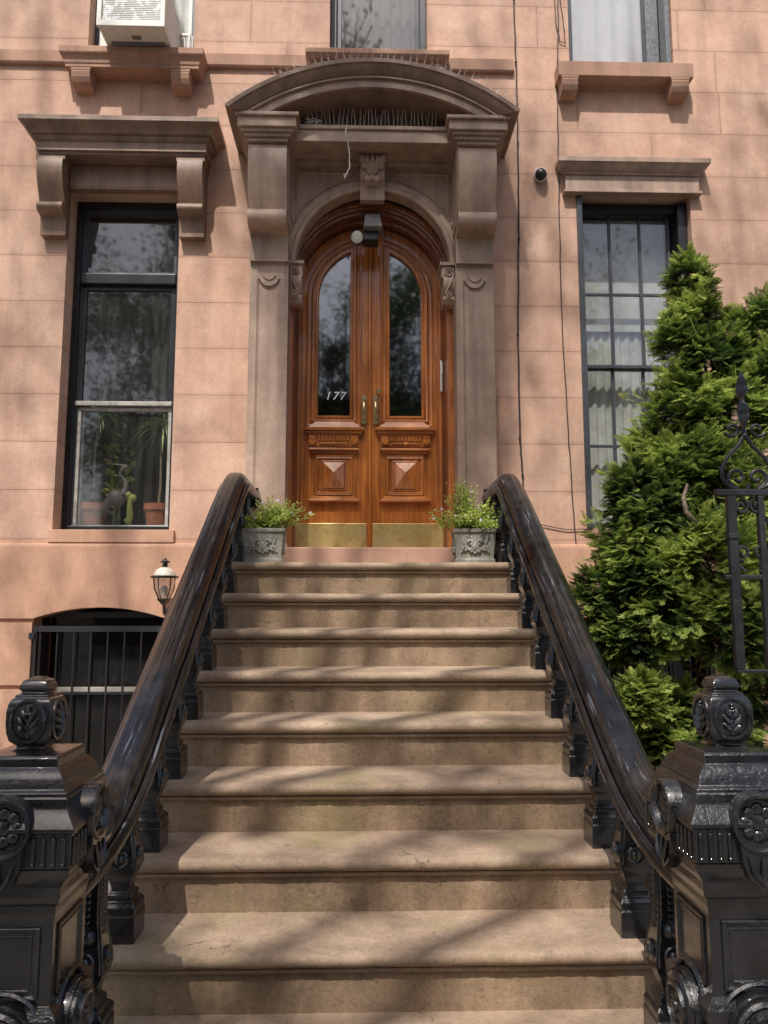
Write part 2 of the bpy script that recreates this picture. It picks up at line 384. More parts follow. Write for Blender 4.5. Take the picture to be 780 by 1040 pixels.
def spray_template(seed):
    """a flattened cypress plume about 1 unit long: a stem with paired scale twigs that branch again"""
    rs = np.random.RandomState(seed); v = []; f = []; t = []
    def leaf(p, a, l, w, zz, tt):
        d = np.array([math.sin(a), math.cos(a)]); nrm = np.array([d[1], -d[0]]); b = len(v)
        q = [p, p+d*l*.5+nrm*w, p+d*l, p+d*l*.5-nrm*w]
        for k, qq in enumerate(q): v.append([qq[0], qq[1], zz*(qq[1])+rs.uniform(-.03,.03)]); t.append(tt*(.4+.6*(k == 2)+.2*(k in (1,3))))
        f.append([b, b+1, b+2, b+3])
    bend = rs.uniform(-.15, .15)
    n = 7
    for i in range(n):
        y = .08+.8*i/(n-1); x = bend*y*y; L = .42*(1-.62*i/(n-1))*rs.uniform(.8, 1.15)
        for sgn in (-1, 1):
            a = sgn*R(rs.uniform(36, 52)); p = np.array([x, y])
            leaf(p, a, L, .024, -.12, .35+.65*y)
            d = np.array([math.sin(a), math.cos(a)])
            if L > .2:
                for fr in (.3,.52,.75): leaf(p+d*L*fr, a-sgn*R(38), L*.42, .020, -.12, .5+.5*y)
                for fr in (.4,.65): leaf(p+d*L*fr, a+sgn*R(32), L*.36, .019, -.12, .45+.5*y)
    leaf(np.array([0, 0]), bend*.5, .55, .02, -.1, .3); leaf(np.array([bend*.25, .5]), bend, .5, .03, -.12, 1.)
    return np.array(v, float), np.array(f), np.array(t)
def merge(parts):
    V = []; F = []; T = []; b = 0
    for v, f, t in parts: V.append(v); F.append(f+b); T.append(t); b += len(v)
    return np.concatenate(V), np.concatenate(F), np.concatenate(T)

# ============================================================ SETTING
tag(MB().box(-60, 60, -60, -4.0, -.5, -.13).build('road', ASPH), kind='structure')
tag(MB().box(-60, 60, -4.0, 60, -.45, -.004).build('ground', GROUND), kind='structure')
sw = MB()
for i in range(-5, 6):
    for j in range(-3, 2): sw.box(i*1.5+.006, i*1.5+1.494, j*1.4+.206, j*1.4+1.594, -.003, .004)
tag(sw.build('sidewalk', GROUND, bevel=.003), kind='structure')
tag(MB().box(-30, 30, -4.16, -4.005, -.45, .01).build('kerb', GROUND, bevel=.02), kind='structure')

# ============================================================ HOUSE
house = tag(empty('brownstone_house', (0, 5.4, 0)), 'pink brown stuccoed townhouse with arched double door under a curved stone pediment', 'house')
HP = empty.__call__ if False else None
def hb(mb, name, mat, parent=None, **kw):
    """build a part of the house in world coordinates"""
    mb.v = [(p[0], p[1]-5.4, p[2]) for p in mb.v]
    return mb.build(name, mat, parent or house, **kw)
# note: the materials use world position, geometry below is written in world metres

def grid_wall(mb, xs, zs, yf, yb, holes):
    X = sorted(set(xs+[h[0] for h in holes]+[h[1] for h in holes])); Z = sorted(set(zs+[h[2] for h in holes]+[h[3] for h in holes]))
    nx, nz = len(X), len(Z)
    solid = [[not any(h[0]-1e-6 <= (X[i]+X[i+1])/2 <= h[1] and h[2] <= (Z[j]+Z[j+1])/2 <= h[3] for h in holes) for j in range(nz-1)] for i in range(nx-1)]
    S = lambda i, j: 0 <= i < nx-1 and 0 <= j < nz-1 and solid[i][j]
    b = len(mb.v)
    for y in (yf, yb):
        for i in range(nx):
            for j in range(nz): mb.v.append((X[i], y, Z[j]))
    I = lambda i, j, k: b+k*nx*nz+i*nz+j
    for i in range(nx-1):
        for j in range(nz-1):
            if not solid[i][j]: continue
            mb.f.append((I(i,j,0), I(i+1,j,0), I(i+1,j+1,0), I(i,j+1,0))); mb.f.append((I(i,j,1), I(i,j+1,1), I(i+1,j+1,1), I(i+1,j,1)))
            if not S(i-1,j): mb.f.append((I(i,j,0), I(i,j+1,0), I(i,j+1,1), I(i,j,1)))
            if not S(i+1,j): mb.f.append((I(i+1,j,0), I(i+1,j,1), I(i+1,j+1,1), I(i+1,j+1,0)))
            if not S(i,j-1): mb.f.append((I(i,j,0), I(i,j,1), I(i+1,j,1), I(i+1,j,0)))
            if not S(i,j+1): mb.f.append((I(i,j+1,0), I(i+1,j+1,0), I(i+1,j+1,1), I(i,j+1,1)))
    return mb
LW = (-2.215, -1.405, 2.165, 4.68); RW = (1.555, 2.41, 2.19, 4.71)
UL = (-2.14, -1.345, 5.74, 7.9); UC = (-.315, .435, 5.80, 7.9); UR = (1.527, 2.338, 5.73, 7.9)
DW = (-.61, .61, 1.9, 4.78)
WX0, WX1 = -3.7, 4.2
w = grid_wall(MB(), [WX0, WX1], [2.075, 8.5], 5.4, 5.72, [LW, RW, UL, UC, UR, DW])
hb(w, 'wall', WALL, recalc=False)
# basement storey: rusticated base that stands 4 cm proud, with recessed channels and arched openings
BWL = (-2.30, -1.40, .45, 1.53); BWR = (1.50, 2.40, .45, 1.53)
bs = MB()
rows = [(0, .650), (.678, 1.082), (1.110, 1.530), (1.530, 1.5435)]
for z0, z1 in ((0, .650), (.678, 1.082), (1.110, 1.530)):
    hs = [h for h in (BWL, BWR)]
    grid_wall(bs, [WX0, -.8], [z0, z1], 5.36, 5.7, [(BWL[0], BWL[1], z0 if z0 > .45 else .45, z1)] if z1 > .45 else [])
    grid_wall(bs, [.8, WX1], [z0, z1], 5.36, 5.7, [(BWR[0], BWR[1], z0 if z0 > .45 else .45, z1)] if z1 > .45 else [])
for z0, z1 in ((.650, .678), (1.082, 1.110)):
    for a, b_ in ((WX0, BWL[0]), (BWL[1], -.8), (.8, BWR[0]), (BWR[1], WX1)): bs.box(a, b_, 5.385, 5.7, z0, z1)
def arched(x0, x1, z0, zt, xa, xb, rise, y0, y1):
    """panel x0..x1, z0..zt with a segmental arch cut from its underside between xa and xb"""
    h = (xb-xa)/2; r = (h*h+rise*rise)/(2*rise); cz = z0+rise-r; c = (xa+xb)/2; a = math.degrees(math.asin(h/r))
    lp = [(x0, z0), (xa, z0)]+[p for p in arc(c, cz, r, 90+a, 90-a, 20)][1:-1]+[(xb, z0), (x1, z0), (x1, zt), (x0, zt)]
    bs.prism([lp], XZ, y0, y1)
for a, b_ in ((WX0, BWL[0]), (BWL[1], -.8), (.8, BWR[0]), (BWR[1], WX1)): bs.box(a, b_, 5.385, 5.7, 1.530, 1.556)
arched(WX0, -.8, 1.556, 2.05, BWL[0], BWL[1], .075, 5.36, 5.7)
arched(.8, WX1, 1.556, 2.05, BWR[0], BWR[1], .075, 5.36, 5.7)
bs.sweep([(WX0, 2.05), (-.86, 2.05)], [(0, 5.36), (0, 5.7), (.025, 5.7), (.025, 5.398), (.018, 5.365)], lambda p, q, d: (p, d, q))
bs.sweep([(.88, 2.05), (WX1, 2.05)], [(0, 5.36), (0, 5.7), (.025, 5.7), (.025, 5.398), (.018, 5.365)], lambda p, q, d: (p, d, q))
hb(bs, 'basement_wall', BASE)
# string course
hb(MB().sweep([(WX0, 5.68), (1.09, 5.68)], [(0, 5.40), (0, 5.372), (.012, 5.365), (.10, 5.365), (.115, 5.385), (.118, 5.40)], XZ), 'string_course', BAND)
hb(MB().box(WX0, WX1, 5.72, 14, 8.5, 8.6), 'roof', BASE)
bk = MB(); bk.box(WX0, WX0+.3, 5.73, 14, 0, 8.495); bk.box(WX1-.3, WX1, 5.73, 14, 0, 8.495); bk.box(WX0, WX1, 14.002, 14.3, 0, 8.6)
hb(bk, 'side_wall', BASE)

# ---- windows
def rect(x0, x1, z0, z1): return [(x0, z0), (x1, z0), (x1, z1), (x0, z1)]
def window(op, name_mat, depth=.15, upper_mat=None):
    """outer frame just inside an opening; returns the part"""
    x0, x1, z0, z1 = op; y = 5.4+depth
    m = MB(); t = .045
    m.sweep(rect(x0+.002, x1-.002, z0+.002, z1-.002), [(0, y), (t, y), (t, y+.03), (t+.012, y+.035), (t+.012, y+.12), (0, y+.12)], XZ, True)
    return hb(m, 'window', name_mat, bevel=.003)
def sash(x0, x1, z0, z1, y, t, mat, parent, muntx=(), muntz=(), mt=.014, glass=None, bottom=None):
    m = MB(); b = bottom or t
    m.prism([rect(x0, x1, z0, z1), rect(x0+t, x1-t, z0+b, z1-t)], XZ, y, y+.035)
    for mx in muntx: m.box(mx-mt/2, mx+mt/2, y+.004, y+.03, z0+b, z1-t)
    for mz in muntz: m.box(x0+t, x1-t, y+.006, y+.028, mz-mt/2, mz+mt/2)
    s_ = hb(m, 'sash', mat, parent, bevel=.002)
    hb(MB().box(x0+t, x1-t, y+.015, y+.019, z0+b, z1-t), 'pane', glass or GLASS, parent)
    return s_
def curtain(x0, x1, z0, z1, y, mat, parent, folds=9, amp=.02, seed=0):
    rs = random.Random(seed); n = folds*8; vs = []; fs = []; ph = [rs.uniform(.7, 1.3) for _ in range(n+1)]
    a = 0; m = MB()
    for i in range(n+1):
        a += 2*PI/8*ph[i]; x = x0+(x1-x0)*i/n; dy = amp*math.sin(a)
        vs.append((x, y+dy, z0)); vs.append((x, y+dy*.7, z1))
    for i in range(n): fs.append((2*i, 2*i+2, 2*i+3, 2*i+1))
    m.add(vs, fs); return hb(m, 'curtain', mat, parent, smooth=80)
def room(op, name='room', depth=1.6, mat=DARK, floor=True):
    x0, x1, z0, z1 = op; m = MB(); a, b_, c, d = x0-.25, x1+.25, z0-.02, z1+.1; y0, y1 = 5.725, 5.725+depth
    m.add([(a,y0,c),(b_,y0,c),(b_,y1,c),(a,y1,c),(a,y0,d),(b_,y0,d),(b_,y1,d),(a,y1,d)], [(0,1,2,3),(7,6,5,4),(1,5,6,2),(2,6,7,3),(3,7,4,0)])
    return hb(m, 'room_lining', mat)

# left parlour window
wl = window(LW, FRAME); x0, x1, z0, z1 = LW[0]+.057, LW[1]-.057, LW[2]+.02, LW[3]-.05
hb(MB().box(LW[0]+.05, LW[1]-.05, 5.545, 5.64, 4.03, 4.115), 'transom_bar', FRAME, wl, bevel=.008)
sash(x0, x1, 4.116, z1, 5.585, .022, FRAMEG, wl)
sash(x0, x1, 3.115, 4.03, 5.585, .035, FRAME, wl, bottom=.02)
hb(MB().box(x0-.02, x1+.0, 5.575, 5.60, 3.105, 3.14), 'meeting_rail', SASH, wl, bevel=.006)
sash(x0, x1, z0, 3.10, 5.605, .028, SASH, wl, bottom=.035)
hb(MB().box(x0, x0+.03, 5.66, 5.675, z0, 3.09), 'inner_jamb', CURTG, wl)
curtain(x0+.02, x1-.02, 4.1, 4.6, 5.76, CURTD, wl, seed=1)
curtain(x0+.06, x0+.23, 3.1, 4.05, 5.8, CURTD, wl, folds=3, seed=2)
curtain(x1-.22, x1-.02, 3.1, 4.05, 5.8, CURTD, wl, folds=3, seed=3)
hb(MB().box(LW[0]-.1, LW[1]+.1, 5.722, 6.2, 2.08, 2.235), 'inner_sill', WHITE, wl)
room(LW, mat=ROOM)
# slim sill
hb(MB().box(LW[0]-.02, LW[1]+.04, 5.372, 5.52, 2.078, 2.168), 'sill', BASE, bevel=.004)
# right parlour window
wr = window(RW, FRAMEG, .13)
hb(MB().box(RW[0]+.04, RW[1]-.04, 5.50, 5.55, 4.625, 4.69), 'window_box_head', FRAME, wr, bevel=.004)
hb(MB().box(RW[0]-.012, RW[0]+.03, 5.385, 5.52, 2.19, 4.70), 'window_casing', FRAMEG, wr, bevel=.004)
hb(MB().box(RW[1]-.075, RW[1]-.004, 5.46, 5.55, 2.19, 4.69), 'window_casing', FRAME, wr, bevel=.004)
rx0, rx1 = RW[0]+.052, RW[1]-.10
mx = [rx0+(rx1-rx0)*k/3 for k in (1, 2)]
sash(rx0, rx1, 3.42, 4.655, 5.56, .024, FRAMEG, wr, muntx=mx, muntz=(4.0,), mt=.02)
sash(rx0, rx1, 2.21, 3.44, 5.60, .026, FRAMEG, wr, muntx=mx, muntz=(2.83,), mt=.02)
curtain(rx0, rx1, 2.2, 4.66, 5.72, CURTG, wr, folds=10, amp=.012, seed=4)
hb(MB().box(rx0, rx1, 5.685, 5.70, 3.75, 4.66), 'roller_blind', CURTG, wr)
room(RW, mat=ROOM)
hb(MB().box(RW[0]-.03, RW[1]+.03, 5.39, 5.52, 2.13, 2.188), 'sill', BAND, bevel=.005)
# upper windows
wc = window(UC, FRAMEG, .12); sash(UC[0]+.055, UC[1]-.055, 5.83, 7.0, 5.55, .03, FRAMEG, wc); curtain(UC[0], UC[1], 5.8, 7.5, 5.9, CURTD, wc, seed=5); room(UC)
wur = window(UR, FRAMEG, .12); sash(UR[0]+.055, UR[1]-.15, 5.76, 7.0, 5.55, .018, FRAMEG, wur)
hb(MB().box(UR[1]-.15, UR[1]-.055, 5.545, 5.60, 5.76, 7.6), 'window_channel', GALV, wur)
hb(MB().box(UR[1]-.045, UR[1]-.01, 5.42, 5.515, 5.735, 7.6), 'window_grille', GALV, wur)
curtain(UR[0]+.04, UR[1]-.06, 5.75, 7.2, 5.64, CURT, wur, folds=5, amp=.012, seed=6); room(UR)
wul = window(UL, FRAMEG, .12); sash(UL[0]+.055, UL[1]-.055, 6.06, 7.2, 5.55, .03, WHITE, wul); curtain(UL[0]+.03, UL[1], 6.0, 7.4, 5.66, CURTG, wul, seed=7); room(UL)
acc = MB(); ax0, ax1 = -1.475, UL[1]-.055
acc.box(ax0, ax1, 5.50, 5.54, 5.745, 5.765); acc.box(ax0, ax1, 5.50, 5.54, 6.03, 6.05); acc.box(ax1-.015, ax1, 5.495, 5.54, 5.765, 6.03)
for k in range(10): acc.box(ax0+.004+k*.0125, ax0+.011+k*.0125, 5.505, 5.535, 5.765, 6.03)
hb(acc, 'side_curtain_panel', WHITE, wul)
hb(MB().box(UL[0]+.05, -1.95, 5.50, 5.53, 5.745, 6.05), 'side_curtain_panel', WHITE, wul)

# ---- sills with brackets
def bracket(mb, x0, x1, zt, zb, yf, yw=5.4):
    h = zt-zb; d = yw-yf
    prof = [(yw, zt), (yf, zt), (yf-.008, zt-h*.25), (yf, zt-h*.55), (yf+d*.12, zt-h*.8), (yf+d*.35, zt-h*.95), (yw, zb)]
    mb.prism([prof], YZ, x0, x1)
def sill(x0, x1, yf, steps, br, bz, mat):
    m = MB(); y0 = yf+.03
    m.sweep([(x1, 5.4), (x1, y0), (x0, y0), (x0, 5.4)][::-1], [(.03, steps[0][1])]+[(-o, z) for o, z in steps]+[(.03, steps[-1][1])], XY)
    m.box(x0+.029, x1-.029, y0+.029, 5.4, steps[0][1]+.001, steps[-1][1]-.001)
    s_ = hb(m, 'sill', mat, bevel=.003)
    for a, b_ in br:
        q = MB(); bracket(q, a, b_, steps[0][1]-.001, bz, 5.27); q.box(a-.006, b_+.006, 5.262, 5.4, steps[0][1]-.022, steps[0][1]-.0012); hb(q, 'bracket', mat, s_, bevel=.004)
    return s_
sill(-2.245, -1.27, 5.23, [(-.02,5.572),(.0,5.572),(.0,5.595),(.006,5.60),(.010,5.625),(.022,5.65),(.034,5.66),(.038,5.668),(.038,5.712),(.033,5.716)], [(-2.20,-2.065), (-1.475,-1.34)], 5.445, BAND)
sill(-.465, .565, 5.27, [(-.02,5.636),(-.02,5.70),(.0,5.705),(.025,5.74),(.025,5.775),(.02,5.78)], [], 5.5, BAND)
sill(1.41, 2.425, 5.24, [(0,5.585),(.003,5.588),(.003,5.70),(0,5.703)], [(1.43,1.55), (2.26,2.39)], 5.455, BAND)

# ---- hoods
def hood(x0, x1, yf, prof, mat, name='window_hood'):
    """x0..x1/yf is the inner core; prof (overhang, z) from bottom to top"""
    m = MB(); m.sweep([(x0, 5.4), (x0, yf), (x1, yf), (x1, 5.4)], [(.02, prof[0][1])]+[(-o, z) for o, z in prof]+[(.02, prof[-1][1])], XY)
    m.box(x0+.015, x1-.015, yf+.015, 5.4, prof[0][1]+.001, prof[-1][1]-.001)
    return hb(m, name, mat, smooth=28)
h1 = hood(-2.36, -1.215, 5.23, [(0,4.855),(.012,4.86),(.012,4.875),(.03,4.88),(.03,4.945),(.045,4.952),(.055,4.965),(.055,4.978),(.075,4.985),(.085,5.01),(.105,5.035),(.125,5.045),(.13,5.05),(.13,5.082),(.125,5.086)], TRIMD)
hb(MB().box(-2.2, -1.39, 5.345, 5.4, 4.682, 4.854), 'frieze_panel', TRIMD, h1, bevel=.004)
hb(MB().prism([[(5.344, 4.681), (5.346, 4.668), (5.398, 4.660), (5.398, 4.681)]], YZ, -2.198, -1.407), 'soffit_bevel', TRIMD, h1)
def console(x0, x1, zt, zb, yt, yb, yw=5.4):
    """S-shaped scroll bracket seen from the front"""
    H = zt-zb
    A = [(yt+.0, zt), (yt-.016, zt-.03*H), (yt-.026, zt-.09*H), (yt-.03, zt-.17*H), (yt-.024, zt-.26*H), (yt-.008, zt-.35*H), (yt+.014, zt-.44*H), (yt+.036, zt-.52*H), (yt+.052, zt-.575*H), (yt+.056, zt-.59*H)]
    cyy, czz, ra, rb = yt+.058, zt-.668*H, .058, .078*H
    B_ = [(cyy-ra*math.sin(R(t)), czz+rb*math.cos(R(t))) for t in range(8, 173, 12)]
    prof = [(yw, zt)]+A+B_+[(yt+.066, zt-.752*H), (yb-.014, zt-.765*H), (yb-.006, zt-.86*H), (yb, zb), (yw, zb)]
    m = MB(); m.prism([prof], YZ, x0, x1); return m
for a, b_ in ((-2.385, -2.205), (-1.39, -1.21)):
    m = console(a, b_, 4.854, 4.30, 5.235, 5.33); m.box(a-.012, b_+.012, 5.222, 5.40, 4.822, 4.8535); hb(m, 'bracket', TRIMD, h1, smooth=32)
h2 = hood(1.455, 2.465, 5.345, [(0,4.84),(.006,4.842),(.006,4.855),(.02,4.862),(.045,4.885),(.055,4.905),(.065,4.91),(.065,4.945),(.06,4.95)], TRIM)
m = MB(); m.box(1.455, 2.465, 5.352, 5.4, 4.72, 4.839); m.box(1.44, 2.48, 5.335, 5.4, 4.698, 4.719)
hb(m, 'frieze_panel', TRIM, h2, bevel=.003)

# ---- door surround
door_s = MB()
YP = 5.20
for sx in (-1, 1):
    c = sx*.727+.012; x0, x1 = c-.135, c+.135
    m = MB(); m.box(x0, x1, YP+.012, 5.4, 1.9, 4.055)
    # raised border round a sunken panel
    m.prism([rect(x0, x1, 2.10, 4.03), rect(x0+.05, x1-.05, 2.2, 3.93)], XZ, YP, YP+.0125)
    m.sweep(rect(x0+.05, x1-.05, 2.2, 3.93), [(0, YP+.001), (.014, YP+.010), (.014, YP+.0125), (0, YP+.0125)], XZ, True)
    # rounded corner stops and the pendant shell at the head of the panel
    m.prism([[(c-.075, 3.93)]+arc(c, 3.945, .068, 180, 360, 14)+[(c+.075, 3.93)]], XZ, YP-.006, YP+.011)
    m.prism([arc(c, 3.965, .045, 180, 360, 12)], XZ, YP-.014, YP-.0055)
    m.box(x0-.02, x1+.02, YP-.012, 5.4, 1.901, 2.06)
    m.box(x0+.0, x1-.0, YP-.004, 5.4, 4.031, 4.06)
    pil = hb(m, 'pilaster', TRIM, bevel=.004)
    m = console(x0+.002, x1-.002, 4.826, 4.05, 5.0, 5.17)
    m.prism([[(5.0+.002, 4.80),(5.39,4.80),(5.39,4.3),(5.12,4.3),(5.06,4.5),(5.01,4.7)]], YZ, x0-.006 if sx > 0 else x1-.001, x0+.001 if sx > 0 else x1+.006)
    hb(m, 'console_bracket', TRIM, pil, smooth=32)
    # cap block
    m = MB()
    for e, yf, a, b_ in ((.0, 4.965, 4.822, 4.848), (.02, 4.945, 4.8485, 4.872), (.04, 4.925, 4.8725, 4.895), (.062, 4.905, 4.8955, 4.965), (.08, 4.885, 4.9655, 4.99)):
        m.box(x0-.005-e, x1+.005+e, yf, 5.4, a, b_)
    hb(m, 'cap_block', TRIM, pil, bevel=.003)
    # impost scroll under the arch spring
    m = MB(); xi0, xi1 = (sx*.60+.012-.002, sx*.50+.012) if sx < 0 else (sx*.50+.012, sx*.60+.012+.002)
    ca, cb = min(xi0, xi1), max(xi0, xi1)
    m.box(ca-.012, cb+.012, 5.255, 5.45, 4.075, 4.098); m.box(ca, cb, 5.27, 5.42, 3.99, 4.0745)
    m.prism([[(5.42, 3.99), (5.265, 3.99), (5.255, 3.95), (5.265, 3.91), (5.30, 3.86), (5.29, 3.83), (5.31, 3.80), (5.36, 3.79), (5.42, 3.80)]], YZ, ca+.012, cb-.004)
    xf = (ca+cb)/2
    sp = []
    for k in range(40):
        t = k/39*3.6*PI; r = .036*(1-k/39*.8); sp.append((xf+sx*-1*r*math.cos(t)*-1, 5.262, 4.02+r*math.sin(t)))
    m.tube(sp, .006, 5)
    sp = []
    for k in range(26):
        t = k/25*3*PI; r = .026*(1-k/25*.8); sp.append((xf-sx*r*math.cos(t), 5.262, 3.855+r*math.sin(t)))
    m.tube(sp, .006, 5); m.tube([(xf+sx*.034, 5.262, 4.02), (xf+sx*.02, 5.255, 3.95), (xf-sx*.025, 5.26, 3.87)], .008, 5)
    hb(m, 'impost_scroll', TRIM, pil, smooth=40)
# spandrel panel with the arched opening
AC_ = (.018, 4.09); AR = .555
lp = [(-.588, 4.098), (AC_[0]-AR, 4.098)]+arc(AC_[0], AC_[1]+.008, AR, 180, 0, 48)[1:-1]+[(AC_[0]+AR, 4.098), (.612, 4.098), (.612, 4.985), (-.588, 4.985)]
m = MB(); m.prism([lp], XZ, 5.31, 5.399)
path = arc(AC_[0], AC_[1]+.008, AR, 0, 180, 48)
m.sweep(path, [(-.001, 5.309), (-.001, 5.28), (-.012, 5.272), (-.03, 5.272), (-.042, 5.285), (-.075, 5.285), (-.085, 5.309)], XZ)
for sx in (-1, 1):     # sunken spandrel panels outlined with a bead
    xo = AC_[0]+sx*.56
    tri = [(xo, 4.80), (xo, 4.36)]+[(AC_[0]+sx*.665*math.cos(R(t)), 4.098+.665*math.sin(R(t))) for t in (30, 38, 46, 54, 62, 70, 76)]+[(AC_[0]+sx*.15, 4.80)]
    if sx < 0: tri = tri[::-1]
    m.sweep(tri[::-1], [(0, 5.309), (0, 5.30), (.008, 5.298), (.016, 5.309)], XZ, True)
hb(m, 'arch_surround', TRIM, smooth=30)
# keystone
m = MB(); kz0, kz1 = 4.56, 4.862; kx = .012
m.prism([[(5.31, kz1), (5.175, kz1), (5.17, kz1-.05), (5.185, kz1-.11), (5.20, kz1-.165), (5.215, kz1-.19), (5.235, kz1-.20), (5.25, kz0), (5.31, kz0)]], YZ, kx-.088, kx+.088)
hb_k = m
for k in range(5):   # acanthus lobes
    s_ = k-2; xx = kx+s_*.036
    m.tube([(xx*1. + s_*.006, 5.172, kz1-.012), (xx+s_*.004, 5.158, kz1-.05), (kx+s_*.018, 5.172, kz1-.10), (kx+s_*.008, 5.19, kz1-.145)], [.016,.022,.016,.005], 8)
for sx in (-1, 1):
    m.ball((kx+sx*.074, 5.163, kz1-.035), .027, 10, 7); m.ball((kx+sx*.066, 5.175, kz1-.09), .023, 10, 7); m.ball((kx+sx*.036, 5.19, kz1-.180), .030, 10, 7); m.ball((kx+sx*.066, 5.20, kz1-.172), .020, 10, 7)
m.ball((kx, 5.19, kz1-.170), .026, 8, 6)
hb(m, 'keystone', TRIM, smooth=35)
# beam (entablature) between the cap blocks
m = MB(); m.box(-.575, .60, 5.03, 5.39, 4.868, 4.955); m.box(-.57, .595, 5.015, 5.39, 4.9555, 4.9845)
m.box(-.52, .54, 5.10, 5.309, 4.985, 5.0)
m.box(-.59, .615, 5.255, 5.31, 4.835, 4.8675)
hb(m, 'entablature', TRIM, bevel=.004)
# curved pediment
RO = 1.575; PC = (.012, 5.365-RO)
me_ = MB()
amax = 39.6
path = arc(PC[0], PC[1], RO, 90-amax, 90+amax, 64)
YF = 4.84
prof = [(0, 5.4), (0, YF), (.028, YF), (.034, YF+.012), (.05, YF+.018), (.075, YF+.035), (.092, YF+.058), (.097, YF+.058), (.10, YF+.046), (.112, YF+.046), (.118, YF+.062), (.172, YF+.062), (.18, YF+.075), (.18, 5.4)]
me_.sweep(path, prof, XZ)
bm = bmesh.new(); tmp = bpy.data.meshes.new('tmp'); tmp.from_pydata(me_.v, [], me_.f); bm.from_mesh(tmp)
bmesh.ops.bisect_plane(bm, geom=bm.verts[:]+bm.edges[:]+bm.faces[:], plane_co=(0,0,4.99), plane_no=(0,0,-1), clear_outer=True)
bmesh.ops.holes_fill(bm, edges=[e for e in bm.edges if e.is_boundary], sides=0)
bm.to_mesh(tmp); bm.free()
m = MB(); m.v = [tuple(v.co) for v in tmp.vertices]; m.f = [tuple(p.vertices) for p in tmp.polygons]
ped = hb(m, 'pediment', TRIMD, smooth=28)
# stepped return under each end of the curved cornice, and the tympanum wall
for sx in (-1, 1):
    m = MB()
    for e, yf, a, b_ in ((.855, 4.985, 4.80, 4.85), (.885, 4.95, 4.8505, 4.90), (.925, 4.92, 4.9005, 4.95), (.955, 4.87, 4.9505, 4.9895)):
        xo = .012+sx*e*1.0; xi = .012+sx*(e-.11)
        m.box(min(xo, xi)+(.0), max(xo, xi), yf+.05, 5.4, a+.0007, b_-.0004)
    hb(m, 'cornice_return', TRIMD, ped, bevel=.004)
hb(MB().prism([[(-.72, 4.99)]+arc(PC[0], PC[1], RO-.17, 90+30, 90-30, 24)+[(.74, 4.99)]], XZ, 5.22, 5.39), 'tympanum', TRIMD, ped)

# ---- wooden door frame and arch reveal
DC = (.0, 3.985)
def jamb_path(r, zb=2.034, n=40, cx=0., cz=DC[1]): return [(cx+r, zb)]+arc(cx, cz, r, 0, 180, n)+[(cx-r, zb)]
m = MB()
# stepped reveal: outside ring to inside ring (path runs right-foot > arch > left-foot, offset + = inward)
prof = [(-.03, 5.42), (.0, 5.42), (.008, 5.43), (.008, 5.455), (.020, 5.465), (.020, 5.50), (.034, 5.51), (.04, 5.53), (.04, 5.575), (.052, 5.585), (.058, 5.60), (.058, 5.70), (-.03, 5.70)]
m.sweep([(p[0]*1., p[1]) for p in jamb_path(.60, 2.034, 40, .0, 4.02)], prof, XZ)
df = hb(m, 'door_frame', WOODD, smooth=30)
for sx in (-1, 1):
    m = MB()
    a, b_ = (sx*.597, sx*.563); m.box(min(a, b_), max(a, b_), 5.41, 5.62, 2.034, 3.98)
    m.box(min(sx*.605, sx*.575), max(sx*.605, sx*.575), 5.395, 5.412, 2.036, 3.978)
    hb(m, 'jamb_lining', WOOD, df, bevel=.004)
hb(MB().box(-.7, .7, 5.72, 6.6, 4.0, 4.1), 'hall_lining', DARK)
# closing wooden tympanum above leaves, behind rings
m = MB(); m.prism([[(-.60, 3.985)]+arc(0, 4.02, .60, 177, 3, 30)+[(.60, 3.985), (.548, 3.985)]+arc(0, 3.985, .535, 3, 177, 30)+[(-.548, 3.985)]], XZ, 5.655, 5.70)
hb(m, 'fanlight_rim', WOODD, df)
room(DW, mat=DARK)

